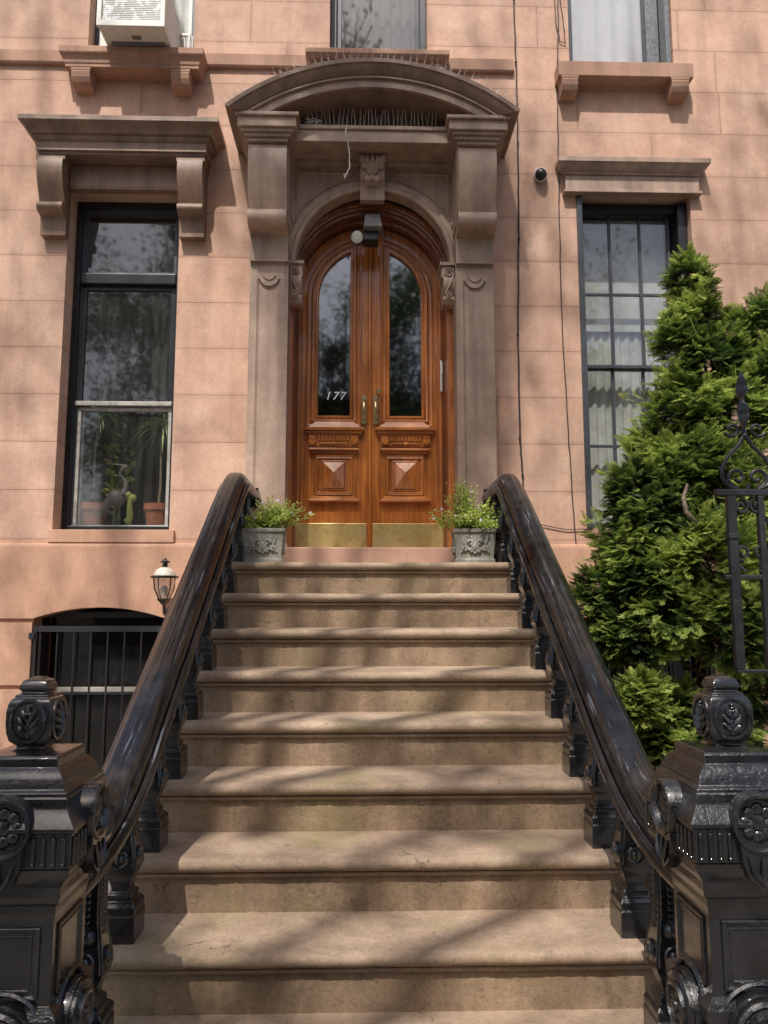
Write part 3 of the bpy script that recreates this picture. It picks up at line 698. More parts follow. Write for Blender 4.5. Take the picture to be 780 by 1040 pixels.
# ---- door leaves
YD = 5.64
def mir(pts, sx): return [(sx*p[0], p[1]) for p in pts]
PR = .396
def leaf(sx):
    outl = [(0.004, 2.038)]+[(.555, 2.038), (.555, 3.985)]+arc(0, 3.985, .555, 0, 89.5, 26)[1:]
    outl[-1] = (.004, outl[-1][1])
    a1 = math.degrees(math.acos(.144/PR))
    pane = [(.144, 3.05), (PR, 3.05), (PR, 3.985)]+arc(0, 3.985, PR, 0, a1, 20)[1:]
    m = MB(); m.prism([mir(outl, sx), mir(pane, sx)], XZ, YD, YD+.045)
    d = hb(m, 'door', WOOD, bevel=.002)
    # glazing mouldings: nested beads around the pane
    pth = mir(pane, sx)
    if sx < 0: pth = pth[::-1]
    m = MB(); m.sweep(pth, [(.006, YD+.03), (.006, YD-.006), (0, YD-.012), (-.010, YD-.012), (-.018, YD-.004), (-.024, YD-.004), (-.028, YD-.016), (-.038, YD-.018), (-.046, YD-.008), (-.050, YD-.001), (-.050, YD+.002), (0, YD+.03)], XZ, True)
    m.sweep(pth, [(-.062, YD+.001), (-.062, YD-.010), (-.070, YD-.014), (-.080, YD-.010), (-.084, YD+.001)], XZ, True)
    hb(m, 'glazing_moulding', WOOD, d, smooth=35)
    hb(MB().prism([mir(pane, sx)], XZ, YD+.02, YD+.024), 'pane', GLASSD, d)
    # bottom ledge of the glazing
    X = lambda a: sx*a
    def bx(m, a, b_, y0, z0, z1, y1=YD+.002): m.box(min(X(a), X(b_)), max(X(a), X(b_)), y0, y1, z0, z1)
    def wedge(m, a, b_, z0, z1, y0, ins, out=True):
        """trapezoid ledge: wide at the proud edge"""
        aa, bb = min(X(a), X(b_)), max(X(a), X(b_))
        zl, zh = (z0, z1)
        lo = [(aa, y0, zl), (bb, y0, zl), (bb, YD, zl), (aa, YD, zl)]
        hi = [(aa+ins, YD-.004, zh), (bb-ins, YD-.004, zh), (bb-ins, YD, zh), (aa+ins, YD, zh)]
        m.add(lo+hi, [(0,3,2,1),(4,5,6,7),(0,1,5,4),(1,2,6,5),(2,3,7,6),(3,0,4,7)])
    m = MB(); bx(m, .04, .488, YD-.05, 2.938, 2.960); bx(m, .055, .475, YD-.035, 2.915, 2.937); bx(m, .07, .46, YD-.022, 2.90, 2.914)
    wedge(m, .07, .455, 2.961, 3.03, YD-.04, .07)
    hb(m, 'shelf_moulding', WOODH, d, bevel=.005)
    m = MB(); bx(m, .085, .455, YD-.012, 2.82, 2.899)
    for k in range(9):
        a = .155+k*.0265; bx(m, a, a+.0155, YD-.026, 2.862, 2.895, YD-.0125)
    for a in (.115, .425):
        m.prism([[(X(a)-.026, 2.895), (X(a)+.026, 2.895)]+[(X(a)+.026*math.cos(R(t)), 2.855+.026*math.sin(R(t))) for t in range(0, -181, -15)]], XZ, YD-.034, YD-.0125)
    bx(m, .165, .375, YD-.022, 2.835, 2.846, YD-.0125); m.ball((X(.27), YD-.02, 2.838), .017, 10, 6)
    hb(m, 'dentil_frieze', WOODH, d, bevel=.003)
    m = MB()   # head and foot ledges of the lower panel
    bx(m, .08, .452, YD-.042, 2.785, 2.803); bx(m, .10, .432, YD-.028, 2.765, 2.784); bx(m, .125, .405, YD-.016, 2.742, 2.764)
    hb(m, 'ledge_moulding', WOODH, d, bevel=.004); m = MB()
    bx(m, .078, .452, YD-.045, 2.402, 2.418); wedge(m, .085, .445, 2.419, 2.452, YD-.036, .04); bx(m, .135, .395, YD-.014, 2.453, 2.463)
    hb(m, 'foot_moulding', WOODH, d, bevel=.004)
    m = MB(); q = rect(.128, .402, 2.464, 2.741); q = mir(q, sx)
    if sx < 0: q = q[::-1]
    m.sweep(q, [(0, YD+.001), (0, YD-.012), (.01, YD-.014), (.018, YD-.004), (.018, YD+.001)], XZ, True)
    q2 = mir(rect(.17, .36, 2.49, 2.715), sx)
    if sx < 0: q2 = q2[::-1]
    m.sweep(q2, [(0, YD+.001), (0, YD-.007), (.008, YD-.009), (.012, YD+.001)], XZ, True)
    # diamond-point boss
    ca, cz_ = .266, 2.602; hw, hh = .078, .098
    m.add([(X(ca)-hw, YD-.012, cz_-hh), (X(ca)+hw, YD-.012, cz_-hh), (X(ca)+hw, YD-.012, cz_+hh), (X(ca)-hw, YD-.012, cz_+hh), (X(ca), YD-.048, cz_+.018),
           (X(ca)-hw, YD+.001, cz_-hh), (X(ca)+hw, YD+.001, cz_-hh), (X(ca)+hw, YD+.001, cz_+hh), (X(ca)-hw, YD+.001, cz_+hh)],
          [(0,1,4),(1,2,4),(2,3,4),(3,0,4),(0,5,6,1),(1,6,7,2),(2,7,8,3),(3,8,5,0)])
    hb(m, 'diamond_panel', WOOD, d)
    bxm = MB(); bx(bxm, .022, .545, YD-.006, 2.05, 2.245); hb(bxm, 'kick_plate', BRASS, d, bevel=.002)
    # vertical sunk groove on the hinge side
    bxm = MB(); bx(bxm, .500, .512, YD-.008, 2.26, 3.95); bx(bxm, .530, .538, YD-.006, 2.26, 3.95); hb(bxm, 'stile_bead', WOOD, d, bevel=.003)
    # handle
    hx = X(.042) if sx < 0 else X(.045); m = MB()
    m.prism([[(hx-.018, 2.995), (hx-.021, 3.01), (hx-.018, 3.04), (hx-.018, 3.17), (hx-.021, 3.19), (hx-.014, 3.207), (hx, 3.215), (hx+.014, 3.207), (hx+.021, 3.19), (hx+.018, 3.17), (hx+.018, 3.04), (hx+.021, 3.01), (hx+.018, 2.995), (hx, 2.985)]], XZ, YD-.024, YD-.012)
    m.tube([(hx, YD-.02, 3.155), (hx, YD-.05, 3.15), (hx, YD-.068, 3.115), (hx, YD-.068, 3.075), (hx, YD-.05, 3.04), (hx, YD-.02, 3.035)], .0085, 8)
    m.ball((hx, YD-.05, 3.165), .012, 8, 6, (1,1.6,.6))
    if sx > 0: m.disc((hx+.022, YD-.006, 3.235), (0,-1,0), [(.018,0),(.018,.01),(.013,.02),(.02,.03),(.02,.045),(.012,.052)], 16)
    hb(m, 'handle', BRASSH, d, smooth=40)
    return d
dl = leaf(-1); dr = leaf(1)
# centre astragal
m = MB(); m.sweep([(0, 2.045), (0, 4.535)], [(-.014, YD-.001), (-.014, YD-.010), (-.007, YD-.018), (.007, YD-.018), (.014, YD-.010), (.014, YD-.001)], XZ)
hb(m, 'astragal', WOOD, dr, smooth=30)
for a in (.075, .106): 
    for sx, par in ((-1, dl), (1, dr)): hb(MB().box(min(sx*a, sx*(a+.010)), max(sx*a, sx*(a+.010)), YD-.009, YD-.0005, 3.03, 4.44 if a < .09 else 4.40), 'stile_bead', WOOD, par, bevel=.003)
# house number on the left pane
def text_mesh(s, size, loc, mat, name, parent, shear=.25, extr=.001):
    cu = bpy.data.curves.new(name, 'FONT'); cu.body = s; cu.size = size; cu.shear = shear; cu.extrude = extr; cu.align_x = 'CENTER'; cu.offset = .0; cu.space_character = 1.25
    t = bpy.data.objects.new(name, cu); col.objects.link(t); bpy.context.view_layer.update()
    me = bpy.data.meshes.new_from_object(t.evaluated_get(bpy.context.evaluated_depsgraph_get())); bpy.data.objects.remove(t)
    me.transform(Matrix.Translation(loc) @ Matrix.Rotation(R(90), 4, 'X')); me.materials.clear(); me.materials.append(mat)
    o = bpy.data.objects.new(name, me); col.objects.link(o); o.parent = parent; return o
text_mesh('177', .088, (-.262, YD+.017-5.4, 3.185), PLASTW, 'house_number', dl)
# threshold and landing block
hb(MB().box(-.585, .585, 5.16, 5.72, 1.902, 2.032), 'threshold', THRESH, bevel=.008)
# intercom
m = MB(); m.box(.532, .562, 5.60, 5.625, 3.24, 3.48); m.box(.54, .556, 5.592, 5.6, 3.38, 3.46)
hb(m, 'intercom', PLASTW, bevel=.004)

# ---- basement windows with bars
def basement(op):
    x0, x1, z0, z1 = op
    m = MB(); m.sweep(rect(x0+.002, x1-.002, z0, 1.60), [(0, 5.52), (.04, 5.52), (.04, 5.56), (0, 5.56)], XZ, True); wb = hb(m, 'basement_window', FRAME)
    hb(MB().box(x0+.04, x1-.04, 5.57, 5.60, 1.03, 1.075), 'meeting_rail', SASH, wb, bevel=.003)
    hb(MB().box(x0+.04, x1-.04, 5.58, 5.584, z0+.04, 1.56), 'pane', GLASSB, wb)
    curtain(x0+.03, x1-.03, 1.05, 1.36, 5.68, CURTD, wb, seed=8)
    m = MB(); n = 7
    m.box(x0+.01, x1-.01, 5.375, 5.405, 1.465, 1.505); m.box(x0+.01, x1-.01, 5.383, 5.397, 1.045, 1.062)
    for k in range(n+1):
        xx = x0+.05+(x1-x0-.10)*k/n; m.tube([(xx, 5.39, z0), (xx, 5.39, 1.50)], .0072, 8)
    m.box(x0+.008, x0+.03, 5.37, 5.41, z0, 1.50); m.box(x1-.03, x1-.008, 5.37, 5.41, z0, 1.50)
    for z in (1.42, .9): m.box(x0-.015, x0+.02, 5.352, 5.372, z, z+.04)
    hb(m, 'window_bars', BARS, wb)
    room((x0, x1, z0, z1+.08), mat=DARK)
basement(BWL); basement(BWR)

# ============================================================ STOOP
stoop = tag(empty('stoop', (0, 3.4, 0)), 'brown stone stoop of wide worn steps with rounded nosings between black railings', 'steps')
TR, RI = .292, .19
def ry(k): return 4.61-TR*(k-1)
def tz(k): return 1.9-RI*(k-1)
def sb(mb, name, mat, parent=None, **kw):
    mb.v = [(p[0]+SCX, p[1]-3.4, p[2]) for p in mb.v]; return mb.build(name, mat, parent or stoop, **kw)
HW = .888; SCX = .012
rs = random.Random(3)
for k in range(1, 11):
    y = ry(k); z = tz(k); yb = ry(k-1)+.02 if k > 1 else 5.398
    if k == 1: yb = 5.15
    # nosing + tread as a swept section, slightly worn
    n = 90; vs = []; fs = []
    sec = [(yb, z-.068), (y-.012, z-.068), (y-.017, z-.063), (y-.015, z-.055), (y-.006, z-.053), (y-.007, z-.049), (y-.026, z-.047), (y-.036, z-.038), (y-.040, z-.026), (y-.038, z-.014), (y-.030, z-.005), (y-.018, z-.001), (y-.0, z), (y+.1, z), (yb, z)]
    S = len(sec); ph = rs.uniform(0, 9)
    for i in range(n+1):
        x = -HW+2*HW*i/n; wear = -.0035*math.exp(-((x+.05)/.35)**2)
        for j, (yy, zz) in enumerate(sec):
            front = yy < y
            jt = (.0008*math.sin(x*23+ph)+.0006*math.sin(x*57+ph*2)+.0009*math.sin(x*131+ph*3)) if front else 0
            vs.append((x, yy+jt*1.2, zz+(wear if 9 <= j <= 13 else 0)+(jt if 8 <= j <= 11 else 0)))
    for i in range(n):
        for j in range(S): fs.append((i*S+j, i*S+(j+1)%S, (i+1)*S+(j+1)%S, (i+1)*S+j))
    fs.append(tuple(range(S))); fs.append(tuple(range(n*S, (n+1)*S)))
    m = MB().add(vs, fs); sb(m, 'tread', STEP, smooth=40)
    zz0 = tz(k+1) if k < 10 else 0
    m = MB(); m.box(-HW+.012, HW-.012, y, y+.05, zz0-.001 if k < 10 else 0, z-.0685); sb(m, 'riser', RISER)
prof = [(5.355, 0)]+[(ry(10)+.055, 0), (ry(10)+.055, tz(10)-.07)]
for k in range(9, 0, -1): prof += [(ry(k)+.055, tz(k+1)-.07), (ry(k)+.055, tz(k)-.07)]
prof += [(5.355, 1.83)]
m = MB()
m.prism([prof], YZ, -HW+.03, HW-.03); sb(m, 'stoop_side', BASE)
sb(MB().box(-.83, .83, 5.151, 5.395, 1.75, 1.899), 'landing_slab', STEP)

# ============================================================ RAILINGS
def baluster_mesh():
    m = MB()
    m.frustum(0, 0, [(.029,.162),(.031,.172),(.036,.188),(.047,.208),(.0515,.224),(.0515,.240),(.0475,.265),(.041,.305),(.036,.335),(.033,.37),(.032,.44),(.032,.48),(.036,.53)], 4)
    # thin side flanges carrying a nail-head strip on each face
    for a, b_ in ((0,-1), (0,1), (-1,0), (1,0)):
        for k in range(11):
            z = .325+k*.0185; d = .033 if z > .37 else .033+(.37-z)*.09
            c = Vector((a*d, b_*d, z)); t = Vector((b_, -a, 0)); s_ = .0085; o = Vector((a, b_, 0))
            m.add([c+t*s_+Vector((0,0,s_)), c-t*s_+Vector((0,0,s_)), c-t*s_-Vector((0,0,s_)), c+t*s_-Vector((0,0,s_)), c+o*.012+Vector((0,0,-.003))],
                  [(0,1,4),(1,2,4),(2,3,4),(3,0,4),(3,2,1,0)])
    for a, b_ in ((0,-1), (0,1), (-1,0), (1,0)):      # raised edge beads down each face
        for q in (-1, 1):
            pts = []
            for h, z in ((.0505,.225),(.0505,.242),(.0465,.267),(.040,.306),(.0355,.336),(.0325,.37),(.0318,.44),(.033,.50)):
                pts.append((a*h+(-b_)*q*(h-.005), b_*h+a*q*(h-.005), z))
            m.tube(pts, .0035, 5)
    return m
def base_mesh():
    return MB().frustum(0, 0, [(.059,.0),(.059,.080),(.055,.084),(.057,.090),(.058,.106),(.050,.118),(.040,.124),(.042,.132),(.040,.142),(.030,.150),(.029,.163)], 4)
def boss_mesh():
    m = MB()
    for a, b_ in ((0,-1), (-1,0), (1,0)):
        q = .0475
        m.disc((a*q, b_*q, .255), (a, b_, 0), [(.030,-.01),(.030,.004),(.026,.008),(.022,.006),(.016,.007),(.012,.014),(.005,.017)], 14)
    return m
RAILP = [(h, x*.97) for h, x in [(-.118,-.060),(-.110,-.078),(-.098,-.090),(-.080,-.093),(-.066,-.086),(-.060,-.074),(-.068,-.069),(-.050,-.068),(-.034,-.062),(-.016,-.050),(-.006,-.036),(-.003,-.022),(-.004,-.010),(0,0),
         (-.004,.010),(-.003,.022),(-.006,.036),(-.016,.050),(-.034,.062),(-.050,.068),(-.068,.069),(-.060,.074),(-.066,.086),(-.080,.093),(-.098,.090),(-.110,.078),(-.118,.060)]]
def railing(sx, label):
    ox, oy = sx*.843+.010, 3.4
    r = tag(empty('stair_railing', (ox, oy, 0)), label, 'railing', 'pair of iron stoop railings')
    # handrail path, from newel up the slope and along the landing to the pilaster
    sl = RI/TR; ztop = 2.475; yb = 4.68
    f = lambda y: ztop-(yb-y)*sl
    B0, B1, B2 = (2.12, .966), (2.418, 1.002), (2.74, f(2.74))
    pts = [tuple(B0[c]*(1-t)**2+2*B1[c]*t*(1-t)+B2[c]*t*t for c in (0, 1)) for t in [q/12 for q in range(13)]]; pts2 = []
    y = 2.82
    pts3 = []
    while y < 4.52: pts3.append((y, f(y)+.0012*math.sin(y*9))); y += .1
    path = pts+pts2+pts3+[(4.56, f(4.56)), (4.61, f(4.61)-.004), (4.65, f(4.65)-.012), (4.70, ztop-.015), (4.76, ztop-.012), (5.0, ztop-.012), (5.193, ztop-.012)]
    m = MB(); m.sweep(path, RAILP, YZ)
    # the foot of the rail swings out to the newel
    m.v = [(v[0]+sx*max(0, 2.6-v[1])**2*.16, v[1]-oy, v[2]) for v in m.v]
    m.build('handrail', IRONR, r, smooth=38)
    m = MB(); m.box(-.075, .075, 5.178-oy, 5.1995-oy, ztop-.17, ztop-.04); m.build('wall_plate', IRONN, r)
    spots = [(ry(k)+.10, tz(k)) for k in range(1, 10)]+[(5.03, 1.9)]
    first = None
    for (by, bz) in spots:
        if first is None:
            b = baluster_mesh().build('baluster', IRON, r, smooth=30, bevel=0); first = b
            base_mesh().build('base_block', IRONN, b, bevel=.006); boss_mesh().build('boss', IRON, b, smooth=40)
        else: b = copy_tree(first, r)
        b.location = (-sx*.004, by-oy, bz)
    newel(r, sx, ox, oy)
    return r
NX, NY = .878, 2.016
def leafrel(m, c, u, w, o, s_):
    """palmette of raised strokes on a face: c centre, u right, w up, o outwards"""
    P = lambda a, b_, d=0: c+u*(a*s_)+w*(b_*s_)+o*d
    m.tube([P(0,-.85), P(0,-.3,.004), P(0,.1)], .004, 5)
    for sg in (-1, 1):
        m.tube([P(0,-.75), P(sg*.35,-.45,.005), P(sg*.55,-.25)], [.004,.008,.003], 5)
        m.tube([P(0,-.45), P(sg*.35,-.1,.005), P(sg*.6,.2)], [.004,.008,.003], 5)
        m.tube([P(0,-.1), P(sg*.22,.25,.005), P(sg*.36,.55)], [.003,.007,.003], 5)
    for a, b_ in ((0,.55), (-.1,.38), (.1,.38), (0,.72)): m.ball(P(a, b_, .002), .006, 6, 5)
def newel(r, sx, ox, oy):
    cx, cy = sx*.876+.006-ox, NY-oy
    m = MB()
    lv = [(.17,.0),(.17,.19),(.165,.195),(.15,.22),(.15,.40),(.145,.405),(.128,.44),(.122,.47),(.122,.66),(.128,.675),(.128,.70),(.122,.712),(.106,.722),(.106,.905),(.110,.925),(.110,.94),(.120,.95),(.124,.965),(.124,.985),(.135,1.0),(.150,1.022),(.152,1.034)]
    m.frustum(cx, cy, lv, 4)
    # sunk panels on the shaft, each a raised bead frame
    faces = [((0,-1,0), (1,0,0)), ((1,0,0), (0,1,0)), ((-1,0,0), (0,-1,0)), ((0,1,0), (-1,0,0))]
    for o, u in faces:
        o = Vector(o); u = Vector(u); c = Vector((cx, cy, 0))
        mp = lambda p, q, d: tuple(c+u*p+Vector((0,0,q))+o*d)
        m.sweep(rect(-.078, .078, .735, .893), [(0,.1055),(0,.111),(.005,.113),(.010,.110),(.012,.1055)], mp, True)
        m.sweep(rect(-.060, .060, .752, .876), [(0,.1055),(0,.108),(.004,.109),(.007,.1055)], mp, True)
        m.sweep(rect(-.10, .10, .47, .65), [(0,.1215),(0,.128),(.006,.130),(.012,.1215)], mp, True)
    nw = m.build('newel_post', IRONN, r, bevel=.004)
    # frieze with flutes
    m = MB(); m.frustum(cx, cy, [(.150,1.0345),(.154,1.038),(.154,1.112),(.163,1.118),(.163,1.126),(.158,1.135),(.146,1.150),(.138,1.163),(.136,1.168),(.136,1.172),(.134,1.186),(.131,1.190),(.131,1.198),(.122,1.204),(.119,1.215),(.114,1.228),(.104,1.241),(.096,1.247),(.092,1.249),(.092,1.270),(.086,1.276),(.05,1.279)], 4)
    for o, u in faces:
        o = Vector(o); u = Vector(u); c = Vector((cx, cy, 0))
        for k in range(13):
            p = -.138+k*.023
            if abs(p) < .065 and o.y >= -2: continue
            a = c+o*.155+u*p
            m.tube([a+Vector((0,0,1.046)), a+Vector((0,0,1.105))], [.0062]*2, 6); m.ball(a+Vector((0,0,1.046)), .0075, 6, 5)
    m.build('cap', IRONN, nw, bevel=.002, smooth=25)
    # big rosette drums on each cap face, with a pendant leaf
    for o, u in faces[:3]:
        o = Vector(o); u = Vector(u); c = Vector((cx, cy, 0)); m = MB()
        zc = 1.128; cc = c+o*.12+Vector((0,0,zc))
        m.disc(cc, o, [(.069,0),(.069,.048),(.066,.054),(.060,.055),(.055,.050),(.051,.036),(.020,.034),(.016,.042),(.006,.046)], 32)
        for k in range(8):
            a = 2*PI*k/8; d = u*math.cos(a)+Vector((0,0,1))*math.sin(a)
            m.ball(tuple(cc+o*.037+d*.031), .0155, 8, 6, (1-.6*abs(o.x), 1-.6*abs(o.y), .95))
        # pendant
        pf = cc+o*.045
        P = lambda a, b_, d=0.: tuple(pf+u*a+Vector((0,0,b_))+o*d)
        sh = [(.050,-.045),(.046,-.09),(.030,-.125),(0,-.150),(-.030,-.125),(-.046,-.09),(-.050,-.045)]
        m.prism([sh], lambda p, q, d: P(p, q, d), -.03, .004)
        for sg in (-1, 0, 1): m.tube([P(0,-.135,.006), P(sg*.02,-.11,.010), P(sg*.032,-.075,.006)], [.004,.007,.003], 5)
        m.build('rosette', IRONN, nw, smooth=35)
    # lower bosses with concentric hoops
    for o, u in faces[:3]:
        o = Vector(o); u = Vector(u); c = Vector((cx, cy, 0)); m = MB(); cc = c+o*.105+Vector((0,0,.655))
        m.disc(cc, o, [(.084,0),(.084,.026),(.082,.034),(.079,.028),(.076,.030),(.074,.042),(.066,.048),(.058,.040),(.054,.042),(.050,.054),(.044,.056),(.040,.046),(.016,.046),(.013,.056),(.004,.060)], 36)
        for k in range(6):
            a = 2*PI*k/6+.3; d = u*math.cos(a)+Vector((0,0,1))*math.sin(a)
            m.ball(tuple(cc+o*.047+d*.025), .0125, 8, 6, (1-.6*abs(o.x), 1-.6*abs(o.y), .95))
        m.disc(cc, o, [(.103,0),(.103,.010),(.098,.016),(.093,.010),(.093,0)], 36)
        m.build('boss', IRONN, nw, smooth=35)
    # finial: neck, cushion with four leaf ovals, little domed cap
    m = MB(); m.frustum(cx, cy, [(.045,1.278),(.034,1.284),(.034,1.292),(.040,1.296),(.048,1.304),(.053,1.322),(.055,1.345),(.055,1.375),(.052,1.393),(.047,1.404),(.041,1.407),(.041,1.413),(.034,1.416),(.030,1.418),(.030,1.422),(.036,1.428),(.034,1.436),(.028,1.448),(.012,1.456)], 4)
    fb = m.build('finial', IRON, nw, bevel=.007, smooth=50)
    m = MB()
    for o, u in faces:
        o = Vector(o); u = Vector(u); cc = Vector((cx, cy, 1.352))+o*.055; w_ = Vector((0,0,1))
        ring = [cc+u*(.041*math.cos(t))+w_*(.049*math.sin(t))-o*(.004*abs(math.sin(t))) for t in [2*PI*k/28 for k in range(29)]]
        m.tube(ring, .0055, 6); leafrel(m, cc-o*.001, u*.85, w_, o, .046)
    m.build('leaf_relief', IRON, nw, smooth=60)
    # stay bar to the first baluster
    m = MB(); m.tube([(-sx*.008, ry(9)+.10-oy-.03, .70), (cx*.6, cy+.16, .70), (cx*.8, cy+.11, .69)], .014, 8); m.ball((-sx*.008, ry(9)+.06-oy, .70), .024, 10, 7)
    m.build('stay_bar', IRONN, nw, smooth=60)
railing(-1, 'black cast iron stair railing with newel post rising on the lantern side of the steps')
railing(1, 'black cast iron stair railing with newel post rising beside the green cypress bush')

# ============================================================ PLANTERS
def relief(m, sgn, yf, w_, h, z0):
    # two facing scrolls around a central spear
    for s_ in (-1, 1):
        for (c0, c1, rr) in ((.27, .62, .17), (.62, .33, .13), (.26, .25, .10)):
            pts = []
            for k in range(16):
                t = k/15*1.75*PI; r = rr*(1-k/15*.55)
                pts.append((s_*(c0+r*math.cos(t))*w_, yf, z0+h*c1+r*w_*1.1*math.sin(t)))
            m.tube(pts, .0095, 6)
        m.tube([(s_*.02*w_, yf, z0+h*.1), (s_*.22*w_, yf-.004, z0+h*.35), (s_*.08*w_, yf, z0+h*.75), (s_*.3*w_, yf, z0+h*.9)], .006, 5)
        m.tube([(s_*.85*w_, yf, z0+h*.15), (s_*.62*w_, yf-.004, z0+h*.5), (s_*.86*w_, yf, z0+h*.9)], .006, 5)
    m.ball((0, yf, z0+h*.45), .014, 8, 6, (1,.6,2))
def planter(x, y, rz, label):
    t = tag(empty('stone_planter', (x, y, 1.9)), label, 'planter', 'pair of stone planters at the door'); t.rotation_euler.z = rz; t.scale = (1.08, 1.08, 1.08)
    m = MB(); m.frustum(0, 0, [(.114,.0),(.114,.024),(.107,.028),(.107,.04),(.118,.17),(.122,.175),(.127,.180),(.127,.200),(.108,.200),(.106,.180),(.02,.178)], 4)
    body = m.build('pot', URN, t, bevel=.003)
    m = MB(); relief(m, 1, -.115, .092, .12, .045)
    rel = MB(); rel.v = []; 
    for a in (0, 90, 180, 270):
        Rm = Matrix.Rotation(R(a), 3, 'Z'); rel.add([tuple(Rm @ Vector(p)) for p in m.v], m.f)
    rel.build('scroll_relief', URN, body, smooth=60)
    MB().box(-.105,.105,-.105,.105,.176,.186).build('soil', EARTH, t)
    return t
PLX = (-.675, .655)
planter(PLX[0], 4.86, R(5), 'grey carved stone planter holding spilling herbs, on the landing by the leaf stamped with 177')
planter(PLX[1], 4.86, R(-4), 'grey carved stone planter of tall leafy greens on the landing by the intercom')
def herb(x, y, z, label, spec, seed, flowers):
    rs = np.random.RandomState(seed); t = tag(empty('potted_herb', (x, y, z)), label, 'plant', 'plants in the stone planters')
    st = MB(); P = []; D = []; S = []; T = []; fl = MB()
    for (ax, ay, lx, ly, L, n) in spec:
        for i in range(int(n*1.5)):
            b = Vector((ax+rs.normal(0,.035), ay+rs.normal(0,.035), 0)); e = b+Vector((lx+rs.normal(0,.045), ly+rs.normal(0,.04), L*1.25*rs.uniform(.5,1.15)))
            mid = (b+e)/2+Vector((rs.normal(0,.012), rs.normal(0,.012), .03)); pts = [b, mid, e]; st.tube(pts, .0018, 4, .0009)
            for k in range(int(16+L*70)):
                f = rs.uniform(.12, 1); p = b*(1-f)**2+mid*(2*f*(1-f))+e*f*f
                P.append(p); a = rs.uniform(0, 2*PI); D.append((math.cos(a), math.sin(a), rs.uniform(-.2,.9))); S.append(rs.uniform(.012,.027)*(1.15-f*.45)); T.append(.25+.65*f*rs.uniform(.6,1))
            if rs.rand() < flowers:
                fl = MB()
                for q in range(4):
                    a = q*PI/2; fl.ball(tuple(e+Vector((.006*math.cos(a), -.003, .006*math.sin(a)))), .0042, 6, 4)
                fl.ball(tuple(e), .004, 6, 4); fl.build('flower', PETAL, t)
    st.build('stems', HERB, t)
    tv = np.array([[0,0,0],[.32,.5,.05],[0,1,-.1],[-.32,.5,.05]]); tf = np.array([[0,1,2,3]]); tt = np.array([.5,.8,1,.8])
    V, F, Tn = scatter(tv, tf, tt, np.array(P), np.array(D), np.array(S), rs.uniform(0, 6, len(P)), np.array(T))
    leaf_object('leaves', HERB, V, F, Tn, t)
    return t
herb(PLX[0], 4.86, 2.105, 'light green herbs with violet flowers trailing from the planter near the 177 leaf',
     [(-.04,-.04,-.06,-.05,.07,30), (.02,.0,.04,-.03,.13,30), (.06,0,.13,-.02,.15,16), (-.06,-.07,-.07,-.06,.03,14), (.02,-.03,.02,-.02,.17,14), (.08,.0,.20,-.02,.12,6)], 3, .08)
herb(PLX[1], 4.86, 2.105, 'bright leafy herbs with tiny white flowers growing tall from the planter by the intercom',
     [(-.04,.02,-.05,0,.24,24), (.04,.0,.05,-.02,.15,24), (0,-.06,-.05,-.07,.08,26), (.07,-.06,.07,-.06,.05,14), (-.08,-.02,-.09,-.03,.10,14), (-.02,.0,-.02,0,.27,12)], 5, .06)

# ============================================================ THINGS ON THE FACADE
# air conditioner
ac = tag(empty('air_conditioner', (-1.71, 5.2, 5.72)), 'off white window air conditioner with flaking front grille above the bracketed sill', 'air conditioner')
m = MB(); x0, x1 = -.235, .235
m.box(x0, x1, -.14, .42, .012, .40); m.build('casing', ACW, ac, bevel=.01)
m = MB(); m.prism([rect(x0-.006, x1+.006, .004, .405), rect(x0+.028, x1-.028, .05, .38)], XZ, -.165, -.138); m.build('bezel', ACW, ac, bevel=.004)
MB().box(x0+.028, x1-.028, -.15, -.139, .05, .38).build('grille', ACG, ac)
m = MB(); m.box(-.02, .04, -.06, -.03, .002, .0115); m.box(-.18, .2, .0, .02, -.004, .0115); m.build('foot', GREYST, ac)

# porch floodlight
fl = tag(empty('floodlight', (0, 5.42, 4.40)), 'twin porch floodlight with motion sensor hanging over the double door', 'light fixture'); fl.scale = (1.15, 1.15, 1.15)
m = MB(); m.disc((-.01, .10, .13), (0,-1,0), [(.04,0),(.04,.02),(.02,.04)], 16); m.tube([(-.01,.07,.13), (-.01,0,.12), (.0,-.02,.06)], .012, 8); m.ball((0,-.02,.02), .035, 12, 8); m.box(-.045,.05,-.05,.06,-.075,-.01); m.build('mount', PLASTB, fl, bevel=.005, smooth=40)
m = MB(); m.disc((-.075, .02, -.035), (-.25,-1,-.25), [(.028,-.06),(.042,-.01),(.048,.03),(.046,.045)], 20); lh = m.build('lamp_head', PLASTB, fl, smooth=40)
MB().disc((-.075, .02, -.035), (-.25,-1,-.25), [(.040,.0455),(.030,.052),(.01,.055)], 20).build('lens', ACW, lh, smooth=60)
m = MB(); m.add([(-.045,-.10,-.01),(.075,-.10,-.01),(.09,.02,-.02),(-.05,.02,-.02),(-.035,-.07,.09),(.06,-.07,.09),(.06,.03,.08),(-.035,.03,.08)], [(0,3,2,1),(4,5,6,7),(0,1,5,4),(1,2,6,5),(2,3,7,6),(3,0,4,7)]); m.build('lamp_shade', GREYST, fl, bevel=.006)

# dome camera
sc_ = tag(empty('security_camera', tuple(at(549, 178, 5.39))), 'small domed security camera on the bare wall beside the pediment', 'camera')
m = MB(); m.disc((0,.012,0), (-.15,-1,-.25), [(.045,0),(.050,.012),(.050,.045),(.044,.06)], 24); m.build('housing', PLASTW, sc_, smooth=40)
MB().disc((0,.012,-.004), (-.15,-1,-.25), [(.044,.05),(.042,.068),(.030,.085),(.012,.094)], 24).build('dome', PLASTB, sc_, smooth=60)

